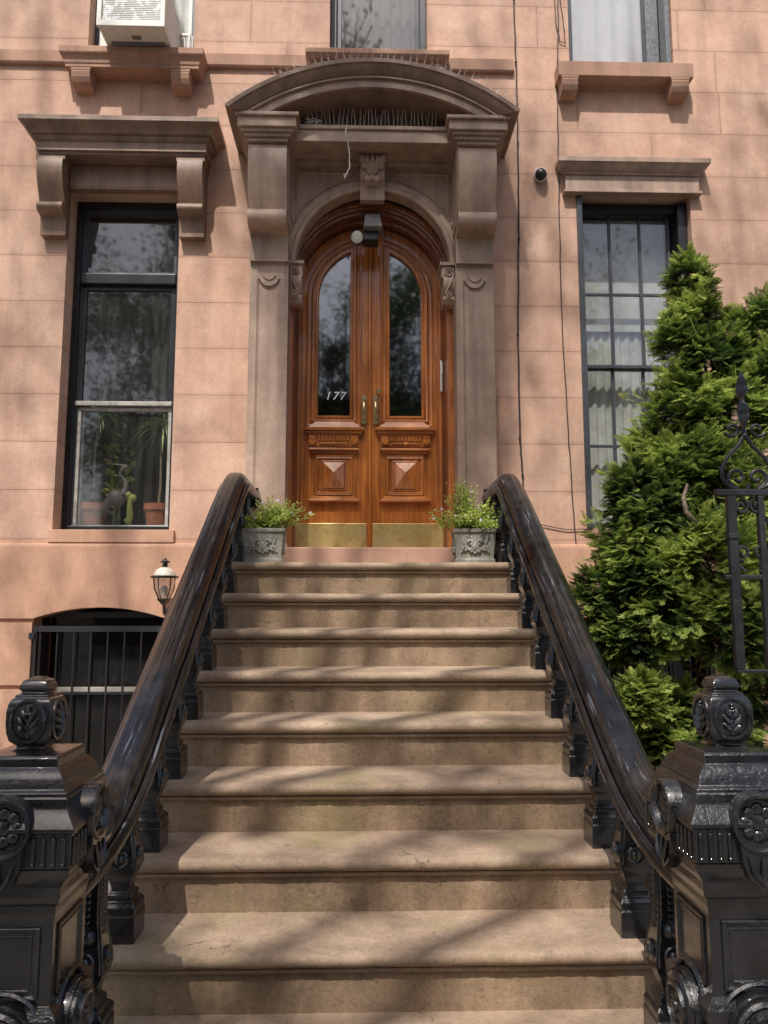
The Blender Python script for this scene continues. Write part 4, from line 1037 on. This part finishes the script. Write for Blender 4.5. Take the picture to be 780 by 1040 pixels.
# wall lantern
lp_ = at(167, 594, 5.18); ln = tag(empty('wall_lantern', tuple(lp_)), 'black gas style lantern with white domed top beside the barred basement window', 'lantern'); ln.scale = (1.25, 1.25, 1.25)
m = MB(); m.disc((0,0,-.105), (0,0,1), [(.012,0),(.020,.01),(.032,.022),(.038,.03),(.030,.034)], 16)
for k in range(4):
    a = PI/4+k*PI/2; m.tube([(.030*math.cos(a), .030*math.sin(a), -.075), (.058*math.cos(a), .058*math.sin(a), -.02), (.064*math.cos(a), .064*math.sin(a), .035)], .004, 5)
m.disc((0,0,.034), (0,0,1), [(.070,0),(.074,.006),(.074,.012),(.062,.016)], 24)
m.disc((0,0,.092), (0,0,1), [(.022,0),(.014,.008),(.014,.022),(.026,.028),(.026,.033),(.012,.040),(.006,.05)], 16)
m.tube([(0,0,-.10), (0,.02,-.15), (0,.10,-.17), (0,.16,-.14)], .009, 8); m.disc((0,.16,-.14), (0,-1,0), [(.035,-.002),(.035,.012),(.02,.02)], 16)
m.build('frame', IRON, ln, smooth=40)
MB().disc((0,0,.050), (0,0,1), [(.060,0),(.056,.014),(.044,.030),(.024,.042),(.014,.045)], 24).build('lamp_top', LAMPT, ln, smooth=60)
MB().disc((0,0,-.07), (0,0,1), [(.026,0),(.040,.03),(.052,.07),(.058,.10)], 20).build('glass_shade', GLASSL, ln, smooth=60)
MB().disc((0,0,-.06), (0,0,1), [(.014,0),(.020,.02),(.020,.04),(.01,.055)], 12).build('bulb', ACW, ln, smooth=60)

# cables on the wall
def cable(pts, label, r=.005, mat=CABLE, knots=0, name='wall_cable', group=None):
    P = [Vector(p) for p in pts]; out = []
    for i in range(len(P)-1):
        for k in range(8): out.append(P[i].lerp(P[i+1], k/8)+Vector((random.uniform(-.003,.003), 0, 0)))
    out.append(P[-1]); m = MB(); m.tube(out, r, 6)
    for i in range(1, len(P)-1):
        if knots: m.ball(P[i], r*1.8, 8, 6)
    o = m.build(name, mat, smooth=60); tag(o, label, 'cable', group); return o
W = lambda x, y, Y=5.388: tuple(at(x, y, Y))
cable([W(520,-30), W(522,0), W(524,63), W(526,145), W(527,243), W(526,340), W(528,445), W(531,483), W(533,560)], 'longest dark cable with clips running straight down beside the curved pediment', .0058, knots=1)
cable([W(566,-30), W(567,20), W(566,80), W(567,150), W(568,225), W(571,330), W(576,420), W(581,500), W(586,560), W(590,600)], 'thin dark wire sagging down the wall just left of the tall paned window', .004)
cable([W(563,-20), W(564,20), W(569,42), W(574,44), W(573,30), W(568,-5)], 'loose loop of wire dangling at the left jamb of the upper right window', .003)
cable([W(545,532), W(575,538), W(600,537), W(618,530,5.38)], 'short thin wire crossing low on the wall below the tall paned window', .003)
cable([tuple(at(352,127,5.01)), tuple(at(351,136,4.995)), tuple(at(354,148,5.02)), tuple(at(355,160,5.03)), tuple(at(355,170,5.03)), tuple(at(352,177,5.03)), tuple(at(350,181,5.03)), tuple(at(350,176,5.02))], 'off white cord end hanging from the beam under the pediment', .0045, CORD, name='hanging_cord')

# bird spikes
def spikes(pts, nrm, label, h=.10, n=3):
    m = MB(); rs = random.Random(len(pts)); hold = []
    for p, nn in zip(pts, nrm):
        p = Vector(p); nn = Vector(nn); hold.append(p)
        for k in range(n):
            d = (nn+Vector((rs.uniform(-.12,.12), (k-(n-1)/2)*.45, rs.uniform(-.05,.05)))).normalized()
            m.tube([p, p+d*h], .0014, 4)
    m.tube(hold, .004, 5); o = m.build('bird_spikes', SPIKE); tag(o, label, 'bird spikes', 'bird spike strips'); return o
pt = []; nn = []
for k in range(45):
    a = R(90+38.5-77*k/44); pt.append((PC[0]+(RO+.004)*math.cos(a), 4.93, PC[1]+(RO+.004)*math.sin(a))); nn.append((math.cos(a), 0, math.sin(a)))
spikes(pt, nn, 'long strip of thin bird spikes along the crown of the curved pediment', .115, 2)
spikes([(x_/1000, 5.07, 5.003) for x_ in range(-440, 480, 30)], [(0,0,1)]*31, 'short strip of bird spikes standing on the beam inside the pediment arch', .125, 2)
# bird nest debris at the left end of the beam
m = MB(); rs = random.Random(4)
for k in range(26):
    c = Vector((-.42+rs.uniform(-.03,.06), 5.04+rs.uniform(-.02,.04), 5.0+rs.uniform(0,.03))); d = Vector((rs.uniform(-1,1), rs.uniform(-1,1), rs.uniform(-.3,.8)))*.035; m.tube([c-d, c+d*.4+Vector((0,0,.008)), c+d], .0018, 4)
tag(m.build('nest_twigs', CORD), 'few pale straw twigs lying in the left corner of the beam under the pediment', 'twigs')

# ============================================================ INSIDE THE LEFT WINDOW
def dracaena(px, lean, h, potw, label, seed, leafn=60):
    rs = np.random.RandomState(seed); b = at(px, 530, 5.80); b.z = 2.237
    t = tag(empty('potted_dracaena', tuple(b)), label, 'plant', 'dracaenas in clay pots')
    m = MB(); m.disc((0,0,0), (0,0,1), [(potw*.75,0),(potw*.9,.115),(potw,.116),(potw,.165),(potw*.88,.165),(potw*.85,.15),(.01,.148)], 24); m.build('pot', TERRA, t, smooth=30)
    top = Vector((lean, 0, h)); MB().tube([(0,0,.1), (lean*.3+.008, 0, h*.4), (lean*.7-.006, 0, h*.75), tuple(top)], .011, 8, .008).build('trunk', BARKL, t, smooth=60)
    V = []; F = []; T = []; b0 = 0
    for i in range(leafn):
        a = rs.uniform(0, 2*PI); el = rs.uniform(-.1, 1.3); L = rs.uniform(.26,.40); d = np.array([math.cos(a)*math.cos(el), math.sin(a)*math.cos(el)*.7, math.sin(el)])
        p = np.array(top); side = np.cross(d, [0,0,1]); side /= np.linalg.norm(side)+1e-6; tt = rs.uniform(.2,1.); N = 6
        for k in range(N+1):
            f = k/N; q = p+d*L*f+np.array([0,0,-1])*(L*.75*f**2.2); w_ = .0085*(1-f)**.5*(.6+f if f < .4 else 1)
            V += [q-side*w_, q+side*w_]; T += [tt, tt*.8]
        for k in range(N): F.append([b0+2*k, b0+2*k+1, b0+2*k+3, b0+2*k+2])
        b0 += 2*(N+1)
    leaf_object('leaves', DRAC, np.array(V), np.array(F), np.array(T), t); return t
dracaena(91, .03, .80, .135, 'spiky dracaena with thin trunk in the wider clay pot at the left of the window', 1)
dracaena(160, .02, .76, .105, 'spiky dracaena in the smaller red clay pot against the right jamb of the window', 2)
b = at(122, 530, 5.72); b.z = 2.237
hn = tag(empty('heron_statue', tuple(b)), 'grey metal heron statue standing between the two clay pots', 'statue')
m = MB(); m.ball((-.035,0,.20), .055, 14, 10, (1.3,.8,1.15)); m.tube([(-.08,0,.18), (-.125,0,.11), (-.15,0,.055)], [.04,.028,.004], 10)
m.tube([(.015,0,.23), (.035,0,.29), (.02,0,.34), (-.02,0,.385), (.005,0,.43), (.03,0,.435)], [.035,.016,.011,.010,.013,.014], 10)
m.ball((.02,0,.438), .019, 10, 8, (1.3,.8,.9)); m.tube([(.03,0,.438), (-.02,0,.452), (-.10,0,.462)], [.010,.007,.001], 8)
m.build('body', GREYST, hn, smooth=70)
for sx in (-1, 1): MB().tube([(-.03+sx*.012,sx*.012,.16), (-.028+sx*.016,sx*.012,.08), (-.03+sx*.018,sx*.012,.0)], .005, 6).build('leg', GREYST, hn)
b = at(131, 530, 5.70); b.z = 2.237
cc = tag(empty('succulent_plant', tuple(b)), 'small bright green succulent beside the grey heron on the window ledge', 'plant')
m = MB(); m.tube([(0,0,0), (.006,0,.08), (.0,0,.16), (.012,0,.205)], [.018,.026,.018,.026], 8); m.ball((.02,0,.20), .028, 8, 6); m.ball((-.012,0,.225), .022, 8, 6); m.ball((-.02,.0,.03), .02, 8, 6)
o = m.build('stem', HERB, cc, smooth=60); a_ = o.data.attributes.new('tone', 'FLOAT', 'POINT'); a_.data.foreach_set('value', [.75]*len(o.data.vertices))
b = at(118, 530, 5.95); b.z = 2.237
fp = tag(empty('leafy_houseplant', tuple(b)), 'dim broad leaved houseplant growing behind the heron statue', 'plant')
rs = np.random.RandomState(9); m = MB(); Pq = []; Dq = []
for i in range(7):
    e = Vector((rs.uniform(-.12,.16), rs.uniform(0,.1), rs.uniform(.35,.85))); m.tube([(0,0,0), tuple(e*.5+Vector((0,0,.05))), tuple(e)], .004, 5)
    for k in range(9):
        f = .35+.65*k/8; Pq.append(e*f); Dq.append((rs.uniform(-1,1), -.5, rs.uniform(-.3,.8)))
m.build('stems', HERB, fp)
V, F, T = scatter(np.array([[0,0,0],[.25,.5,0],[0,1,-.1],[-.25,.5,0]]), np.array([[0,1,2,3]]), np.array([.6,.8,1,.8]), np.array(Pq), np.array(Dq, float), rs.uniform(.06,.10,len(Pq)), rs.uniform(0,6,len(Pq)), rs.uniform(.2,.8,len(Pq)))
leaf_object('leaves', HERB, V, F, T, fp)

# ============================================================ IRON FENCE PANEL
fx0 = 1.372; un = .235
fe = tag(empty('ornamental_fence', (1.6, 3.0, 0)), 'tall black wrought iron fence with scrolls and twisted spears before the bush', 'fence')
def fb_(m, name, mat=IRONG, **kw): m.v = [(p[0]-1.6, p[1]-3.0, p[2]) for p in m.v]; return m.build(name, mat, fe, **kw)
m = MB(); X1 = fx0+un*3+.05
m.box(fx0-.015, X1, 2.985, 3.015, 2.072, 2.098); m.box(fx0+.005, X1, 2.988, 3.012, 1.738, 1.758); m.box(fx0+.03, X1, 2.988, 3.012, 1.378, 1.392)
fb_(m, 'rail', bevel=.004)
for k in range(7):
    xx = fx0+.045+k*un/2
    m = MB(); w_ = .0175 if k % 2 == 0 else .012; m.box(xx-w_, xx+w_, 2.99-.004, 3.014, 1.393, 2.0715)
    if k % 2 == 0: m.box(xx-w_-.004, xx+w_+.004, 2.98, 3.019, 1.90, 1.92)
    fb_(m, 'bar', bevel=.003)
def scroll(c, r0, turns, start, sgn, n=36):
    return [(c[0]+sgn*r0*(1-.78*k/n)*math.cos(start+turns*2*PI*k/n), 3.0, c[1]+r0*(1-.78*k/n)*math.sin(start+turns*2*PI*k/n)) for k in range(n+1)]
for j in range(3):
    cxx = fx0+un*(j+.5); m = MB()
    for sg in (-1, 1):
        # outer S curve from the neck down to the rail with an inner scroll
        m.tube([(cxx+sg*.006, 3, 2.315), (cxx+sg*.03, 3, 2.275), (cxx+sg*.075, 3, 2.23), (cxx+sg*.10, 3, 2.185), (cxx+sg*.10, 3, 2.145), (cxx+sg*.075, 3, 2.11), (cxx+sg*.04, 3, 2.098)], .0085, 8)
        m.tube(scroll((cxx+sg*.040, 2.148), .044, 1.15, -PI*.5, sg), .0075, 7)
        m.tube(scroll((cxx+sg*.052, 2.345), .034, 1.0, -PI*.85, -sg), .0075, 7)
    m.ball((cxx, 3, 2.318), .014, 8, 6)
    m.tube([(cxx, 3, 2.10), (cxx, 3, 2.12)], .01, 8)
    sc1 = fb_(m, 'scrollwork', smooth=60)
    # scroll fillers between the rails
    m = MB()
    for sg in (-1, 1):
        m.tube(scroll((cxx+sg*.032, 2.03), .032, 1.3, PI*.5, sg), .0075, 6); m.tube(scroll((cxx+sg*.034, 1.845), .034, 1.3, -PI*.5, sg), .0075, 6)
        m.tube([(cxx+sg*.07, 3, 1.98), (cxx+sg*.085, 3, 1.90), (cxx+sg*.07, 3, 1.81), (cxx+sg*.03, 3, 1.77)], .0075, 6)
    fb_(m, 'scrollwork', smooth=60)
    # twisted spear
    n = 22; vs = []; fs = []
    for k in range(n+1):
        f = k/n; a = f*2.2*PI+.4; z = 2.325+.255*f; w_ = .007+.024*math.sin(min(1, f*1.04)*PI)**.7*(.55+.45*f); t_ = .006
        ca, sa = math.cos(a), math.sin(a)
        for (p, q) in ((-w_,-t_), (w_,-t_), (w_,t_), (-w_,t_)): vs.append((cxx+p*ca-q*sa, 3+p*sa+q*ca, z))
    for k in range(n):
        for i in range(4): fs.append((4*k+i, 4*k+(i+1)%4, 4*k+4+(i+1)%4, 4*k+4+i))
    fs += [(3,2,1,0), tuple(range(4*n, 4*n+4))]
    fb_(MB().add(vs, fs), 'spear_finial', smooth=50)
m = MB(); m.box(X1, X1+.05, 2.975, 3.025, 0, 2.3); m.box(X1+.001, X1+.049, 3.03, 3.06, .0, .06); fb_(m, 'post', bevel=.004)

# meter box on the wall at the far right
mb_ = at(756, 772, 5.33); o = MB().box(-.09, .09, -.04, .03, -.14, .14).add([], []).build('meter_box', PLASTW, bevel=.008, loc=tuple(mb_)); tag(o, 'small white plastic box on the base wall behind the right newel post', 'box')

# ============================================================ CYPRESS BUSH
bush = tag(empty('cypress_bush', (2.0, 4.55, 0)), 'large feathery green cypress bush in front of the tall paned window', 'bush')
tmpl = [spray_template(s_) for s_ in range(6)]
blobs = []   # cx, cy, r (px), depth, squash
def bl(x, y, rx, ry_, Y, n, tone=.5):
    c = at(x+4, y+4, Y); k = Y/FOC; rx = max(12, rx-6); ry_ = max(12, ry_-5); blobs.append((c, rx*k, max(rx, ry_)*k*.8, ry_*k, n, tone))
for a in [(700,288,20,34,4.65,300,.5),(700,325,36,34,4.65,500,.5),(712,365,46,38,4.6,600,.45),(684,345,26,26,4.6,220,.45),(694,410,50,34,4.55,600,.55),(742,345,26,30,4.7,250,.45),(775,335,22,42,4.6,350,.5),(782,400,36,50,4.5,600,.5),
          (735,420,52,42,4.45,700,.65),(664,452,34,26,4.5,300,.55),(690,470,52,34,4.35,650,.6),(640,502,36,36,4.3,500,.45),(668,520,44,36,4.25,500,.4),(745,490,60,46,4.3,700,.6),(628,556,30,32,4.2,420,.55),
          (660,580,44,36,4.15,650,.6),(610,602,26,24,4.2,260,.5),(712,560,56,46,4.1,800,.85),(762,560,44,50,4.2,500,.6),(640,636,40,34,4.15,500,.45),(690,622,44,34,4.05,600,.75),(750,630,50,42,4.0,600,.65),
          (610,650,22,26,4.2,160,.4),(650,712,24,24,4.0,330,.95),(690,730,34,34,4.1,380,.6),(665,755,28,24,4.05,260,.6),(725,742,34,32,4.1,260,.4),(760,700,34,26,4.2,260,.3),(790,600,40,80,4.2,500,.5),(700,780,44,26,4.1,260,.5)]: bl(*a)
rsn = np.random.RandomState(21); parts = []
for (c, rx, ryy, rz, n, tone) in blobs:
    n = int(n*2.6); u = rsn.normal(size=(n, 3)); u /= np.linalg.norm(u, axis=1, keepdims=True)
    rad = rsn.uniform(.25, 1.0, n)**.6*(1+.22*(rsn.rand(n) > .82)); lump = 1+.16*np.sin(u[:,0]*7+c.x*9)*np.sin(u[:,2]*8+c.z*5)
    P = np.array(c)+u*np.array([rx, ryy, rz])*(rad*lump)[:, None]
    P += .045*np.stack([np.sin(P[:,2]*17+P[:,1]*9), np.sin(P[:,0]*15+1), np.sin(P[:,0]*19+P[:,1]*11)], 1)
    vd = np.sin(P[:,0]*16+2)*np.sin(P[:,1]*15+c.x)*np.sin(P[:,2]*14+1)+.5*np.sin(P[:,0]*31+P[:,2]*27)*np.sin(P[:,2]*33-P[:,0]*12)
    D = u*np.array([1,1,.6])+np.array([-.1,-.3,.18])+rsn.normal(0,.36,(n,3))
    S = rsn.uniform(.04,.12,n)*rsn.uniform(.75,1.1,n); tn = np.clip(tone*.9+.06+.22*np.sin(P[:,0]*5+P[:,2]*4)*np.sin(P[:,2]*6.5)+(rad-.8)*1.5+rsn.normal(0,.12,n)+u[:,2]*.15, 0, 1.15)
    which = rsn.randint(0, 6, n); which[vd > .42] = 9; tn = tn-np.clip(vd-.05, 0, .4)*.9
    for t in range(6):
        k = which == t
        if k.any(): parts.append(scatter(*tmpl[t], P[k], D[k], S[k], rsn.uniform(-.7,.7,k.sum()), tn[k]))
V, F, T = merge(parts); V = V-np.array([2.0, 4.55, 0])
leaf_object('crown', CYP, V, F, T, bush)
m = MB(); rs = random.Random(5)
base = Vector((.25, -.05, 0))
m.tube([base, base+Vector((-.05,0,.7)), base+Vector((0,0,1.6)), base+Vector((-.1,.05,2.6)), Vector((0,.1,3.4))], [.06,.05,.04,.025,.008], 8)
for (c, rx, ryy, rz, n, tone) in blobs:
    e = Vector((c.x-2.0, c.y-4.55, c.z)); s_ = Vector((base.x-.03, 0, max(.3, e.z*.72)))
    mid = (s_+e)/2+Vector((rs.uniform(-.05,.05), rs.uniform(-.05,.05), -.05)); m.tube([s_, mid, e], .016, 6, .005)
    for k in range(4):
        d = Vector((rs.uniform(-1,1), rs.uniform(-1,.3), rs.uniform(-.4,1))).normalized()*rx*.9; m.tube([mid.lerp(e, .4+.15*k), e+d], .006, 5, .002)
m.build('trunk', BARK, bush, smooth=60)
# bare pale branch poking through
p = [at(698,492,4.0), at(694,506,3.98), at(697,520,3.96), at(706,530,3.98), at(716,538,4.1)]
m = MB(); m.tube([q-Vector((2.0,4.55,0)) for q in p], [.008,.011,.013,.012,.010], 8); m.build('branch', BARKD, bush, smooth=60)

# planting bed at the foot of the bush
tag(MB().box(1.1, 3.6, 3.7, 5.3, -.002, .06).build('planting_bed', EARTH, bevel=.01), kind='structure')

# ============================================================ STREET TREES (cast the dapples, fill the reflections)
def tree(x, y, h, crown, label, seed, nl, leaf=.075, trunk_r=.16):
    rs = np.random.RandomState(seed); t = tag(empty('street_tree', (x, y, 0)), label, 'tree', 'street trees along the kerb')
    m = MB(); top = Vector((rs.uniform(-.4,.4), rs.uniform(-.4,.4), h)); m.tube([(0,0,0), (0.05,0,h*.35), tuple(top*.65), tuple(top)], [trunk_r, trunk_r*.8, trunk_r*.5, .02], 10)
    P = []
    for (cx_, cy_, cz_, rr, n) in crown:
        c = Vector((cx_, cy_, cz_)); s_ = Vector((cx_*.15, cy_*.15, cz_*.62)); mid = (s_+c)/2+Vector((0,0,-.3))
        m.tube([s_, mid, c], .07, 6, .02)
        for k in range(8):
            d = Vector(rs.normal(size=3)).normalized()*rr*.95; q = mid.lerp(c, .3+.08*k); e = c+d; m.tube([q, q.lerp(e,.5)+Vector((0,0,.12)), e], .022, 5, .005)
            nn = n//8; f = rs.uniform(.1, 1.1, nn)[:, None]; P.append(np.array(q)*(1-f)+np.array(e)*f+rs.normal(0, rr*.2, (nn, 3)))
    P = np.concatenate(P); n = len(P)
    D = rs.normal(size=(n, 3)); D[:, 2] -= .3
    V, F, T = scatter(np.array([[0,0,0],[.42,.5,.06],[0,1,0],[-.42,.5,.06]]), np.array([[0,1,2,3]]), np.array([.5,.6,.8,.6]), P, D, rs.uniform(.7,1.3,n)*leaf*1.4, rs.uniform(0,6,n), rs.uniform(.2,.9,n))
    m.build('trunk', BARK, t, smooth=60); leaf_object('crown', STREET, V, F, T, t); return t
near = []
for (px, py, pz, h, rr, n) in [(.1,5.4,4.2,17.5,.95,1250),(-.25,5.4,4.9,17.8,.8,450),(-2.5,5.4,5.3,18.6,1.2,170),(-3.9,5.4,4.2,17.6,1.5,420),(1.3,5.4,5.4,18.6,.9,200),(3.4,5.4,4.6,17.6,1.2,300),(1.05,5.4,3.1,16.6,.6,150),
                               (-.6,4.0,1.6,15.0,1.0,170),(.55,3.4,1.1,14.6,.9,230),(-.6,2.7,.6,14.2,.9,230),(.3,2.4,.3,13.6,.8,150),(-2.0,5.3,1.3,15.5,.9,240),(2.4,4.3,1.4,13.5,1.0,200)]:
    t_ = (h-pz)/1.58; near.append((px-.3*t_+3.0, py-t_+3.4, h, rr, n))
tree(-3.0, -3.4, 18, near, 'tall leafy street tree at the kerb in front of the stoop', 11, 9000, .075, .2)
def across(seed, spots): 
    r_ = random.Random(seed); return [(x+r_.uniform(-.2,.2), y, z, rr, n) for (x, y, z, rr, n) in spots]
tree(3.8, -9.5, 14, across(1, [(0,0,4.4,1.8,4800),(-1.9,.4,6.4,1.9,5760),(1.7,.2,6.6,2,5440),(0,0,8.6,2.1,6400),(-1.7,0,10.6,1.9,4480),(1.8,0,10.6,2,4160),(.2,0,13,2,3200)]), 'broad leafy tree across the road facing the paned window', 12, 6000, .075)
tree(-5.2, -10, 14, across(2, [(0,0,4.4,1.8,4800),(-1.9,.4,6.4,1.9,5440),(1.8,.2,6.6,2,6080),(0,0,8.8,2.1,6720),(1.9,0,10.8,1.9,4800),(-1.8,0,10.6,2,4160),(.2,0,13,2,4160)]), 'tall tree across the road facing the lantern side', 13, 6000, .075)
tree(-.6, -11.5, 11, across(3, [(0,0,4.0,1.8,5120),(1.0,.3,6.4,1.7,5440),(-1.0,0,6.2,1.6,4480),(.9,0,8.8,1.6,4800),(1.4,0,11.0,1.6,3520),(-1.2,0,9.6,1.1,500),(-.5,0,8.0,1.3,4200),(-.7,0,9.9,.9,1000)]), 'young tree across the road facing the double door', 14, 6000, .075)
# houses across the road, seen only in reflections
for i, (hx, hh) in enumerate(((-11.5, 9.5), (-3.7, 10.2), (4.1, 9.2))):
    ht = tag(empty('rowhouse', (hx+3.9, -22, 0)), ['plain brown rowhouse across the road, lowest cornice', 'taller brown rowhouse across the road in the middle', 'brown rowhouse across the road opposite the bush'][i], 'house', 'rowhouses across the road')
    m = MB(); m.box(-3.8, 3.8, -6, 0, -.13, hh); m.box(-3.85, 3.85, -.1, .35, hh, hh+.5); m.build('wall', BRICK, ht)
    for r_ in range(3):
        for c_ in range(3):
            m = MB(); m.box(-2.9+c_*2.3, -1.8+c_*2.3, .002, .05, 1.6+r_*2.9, 3.6+r_*2.9); f_ = m.build('window', WHITE, ht)
            MB().box(-2.8+c_*2.3, -1.9+c_*2.3, .052, .06, 1.7+r_*2.9, 3.5+r_*2.9).build('pane', DARK, f_)

# ============================================================ CAMERA, LIGHT
cam = bpy.data.cameras.new('camera'); co = bpy.data.objects.new('camera', cam); col.objects.link(co)
cam.sensor_fit = 'VERTICAL'; cam.sensor_height = 24; cam.lens = 24*FOC/1040; cam.clip_end = 500; cam.clip_start = .05
co.location = (CX, 0, CZ); co.rotation_euler = (R(90)+PIT, 0, -YAW); sc.camera = co
sun_dir = Vector((-.30, -1, 1.58)).normalized()
sl = bpy.data.lights.new('sun', 'SUN'); sl.energy = 5.0; sl.angle = R(.53); sl.color = (1, .955, .89)
so = bpy.data.objects.new('sun', sl); col.objects.link(so); so.rotation_euler = sun_dir.to_track_quat('Z', 'Y').to_euler(); so.location = (0, 0, 20)
wd = bpy.data.worlds.new('World'); sc.world = wd; wd.use_nodes = True; nt = wd.node_tree
sky = nt.nodes.new('ShaderNodeTexSky'); sky.sky_type = 'NISHITA'; sky.sun_disc = False
sky.sun_elevation = math.asin(sun_dir.z); sky.sun_rotation = math.atan2(sun_dir.x, sun_dir.y); sky.air_density = 1.0; sky.dust_density = 4.0
nt.links.new(sky.outputs[0], nt.nodes['Background'].inputs[0]); nt.nodes['Background'].inputs[1].default_value = .142
sc.render.engine = 'CYCLES'; sc.view_settings.view_transform = 'Standard'; sc.view_settings.look = 'None'; sc.view_settings.exposure = 0
sc.cycles.max_bounces = 8; sc.cycles.transparent_max_bounces = 12
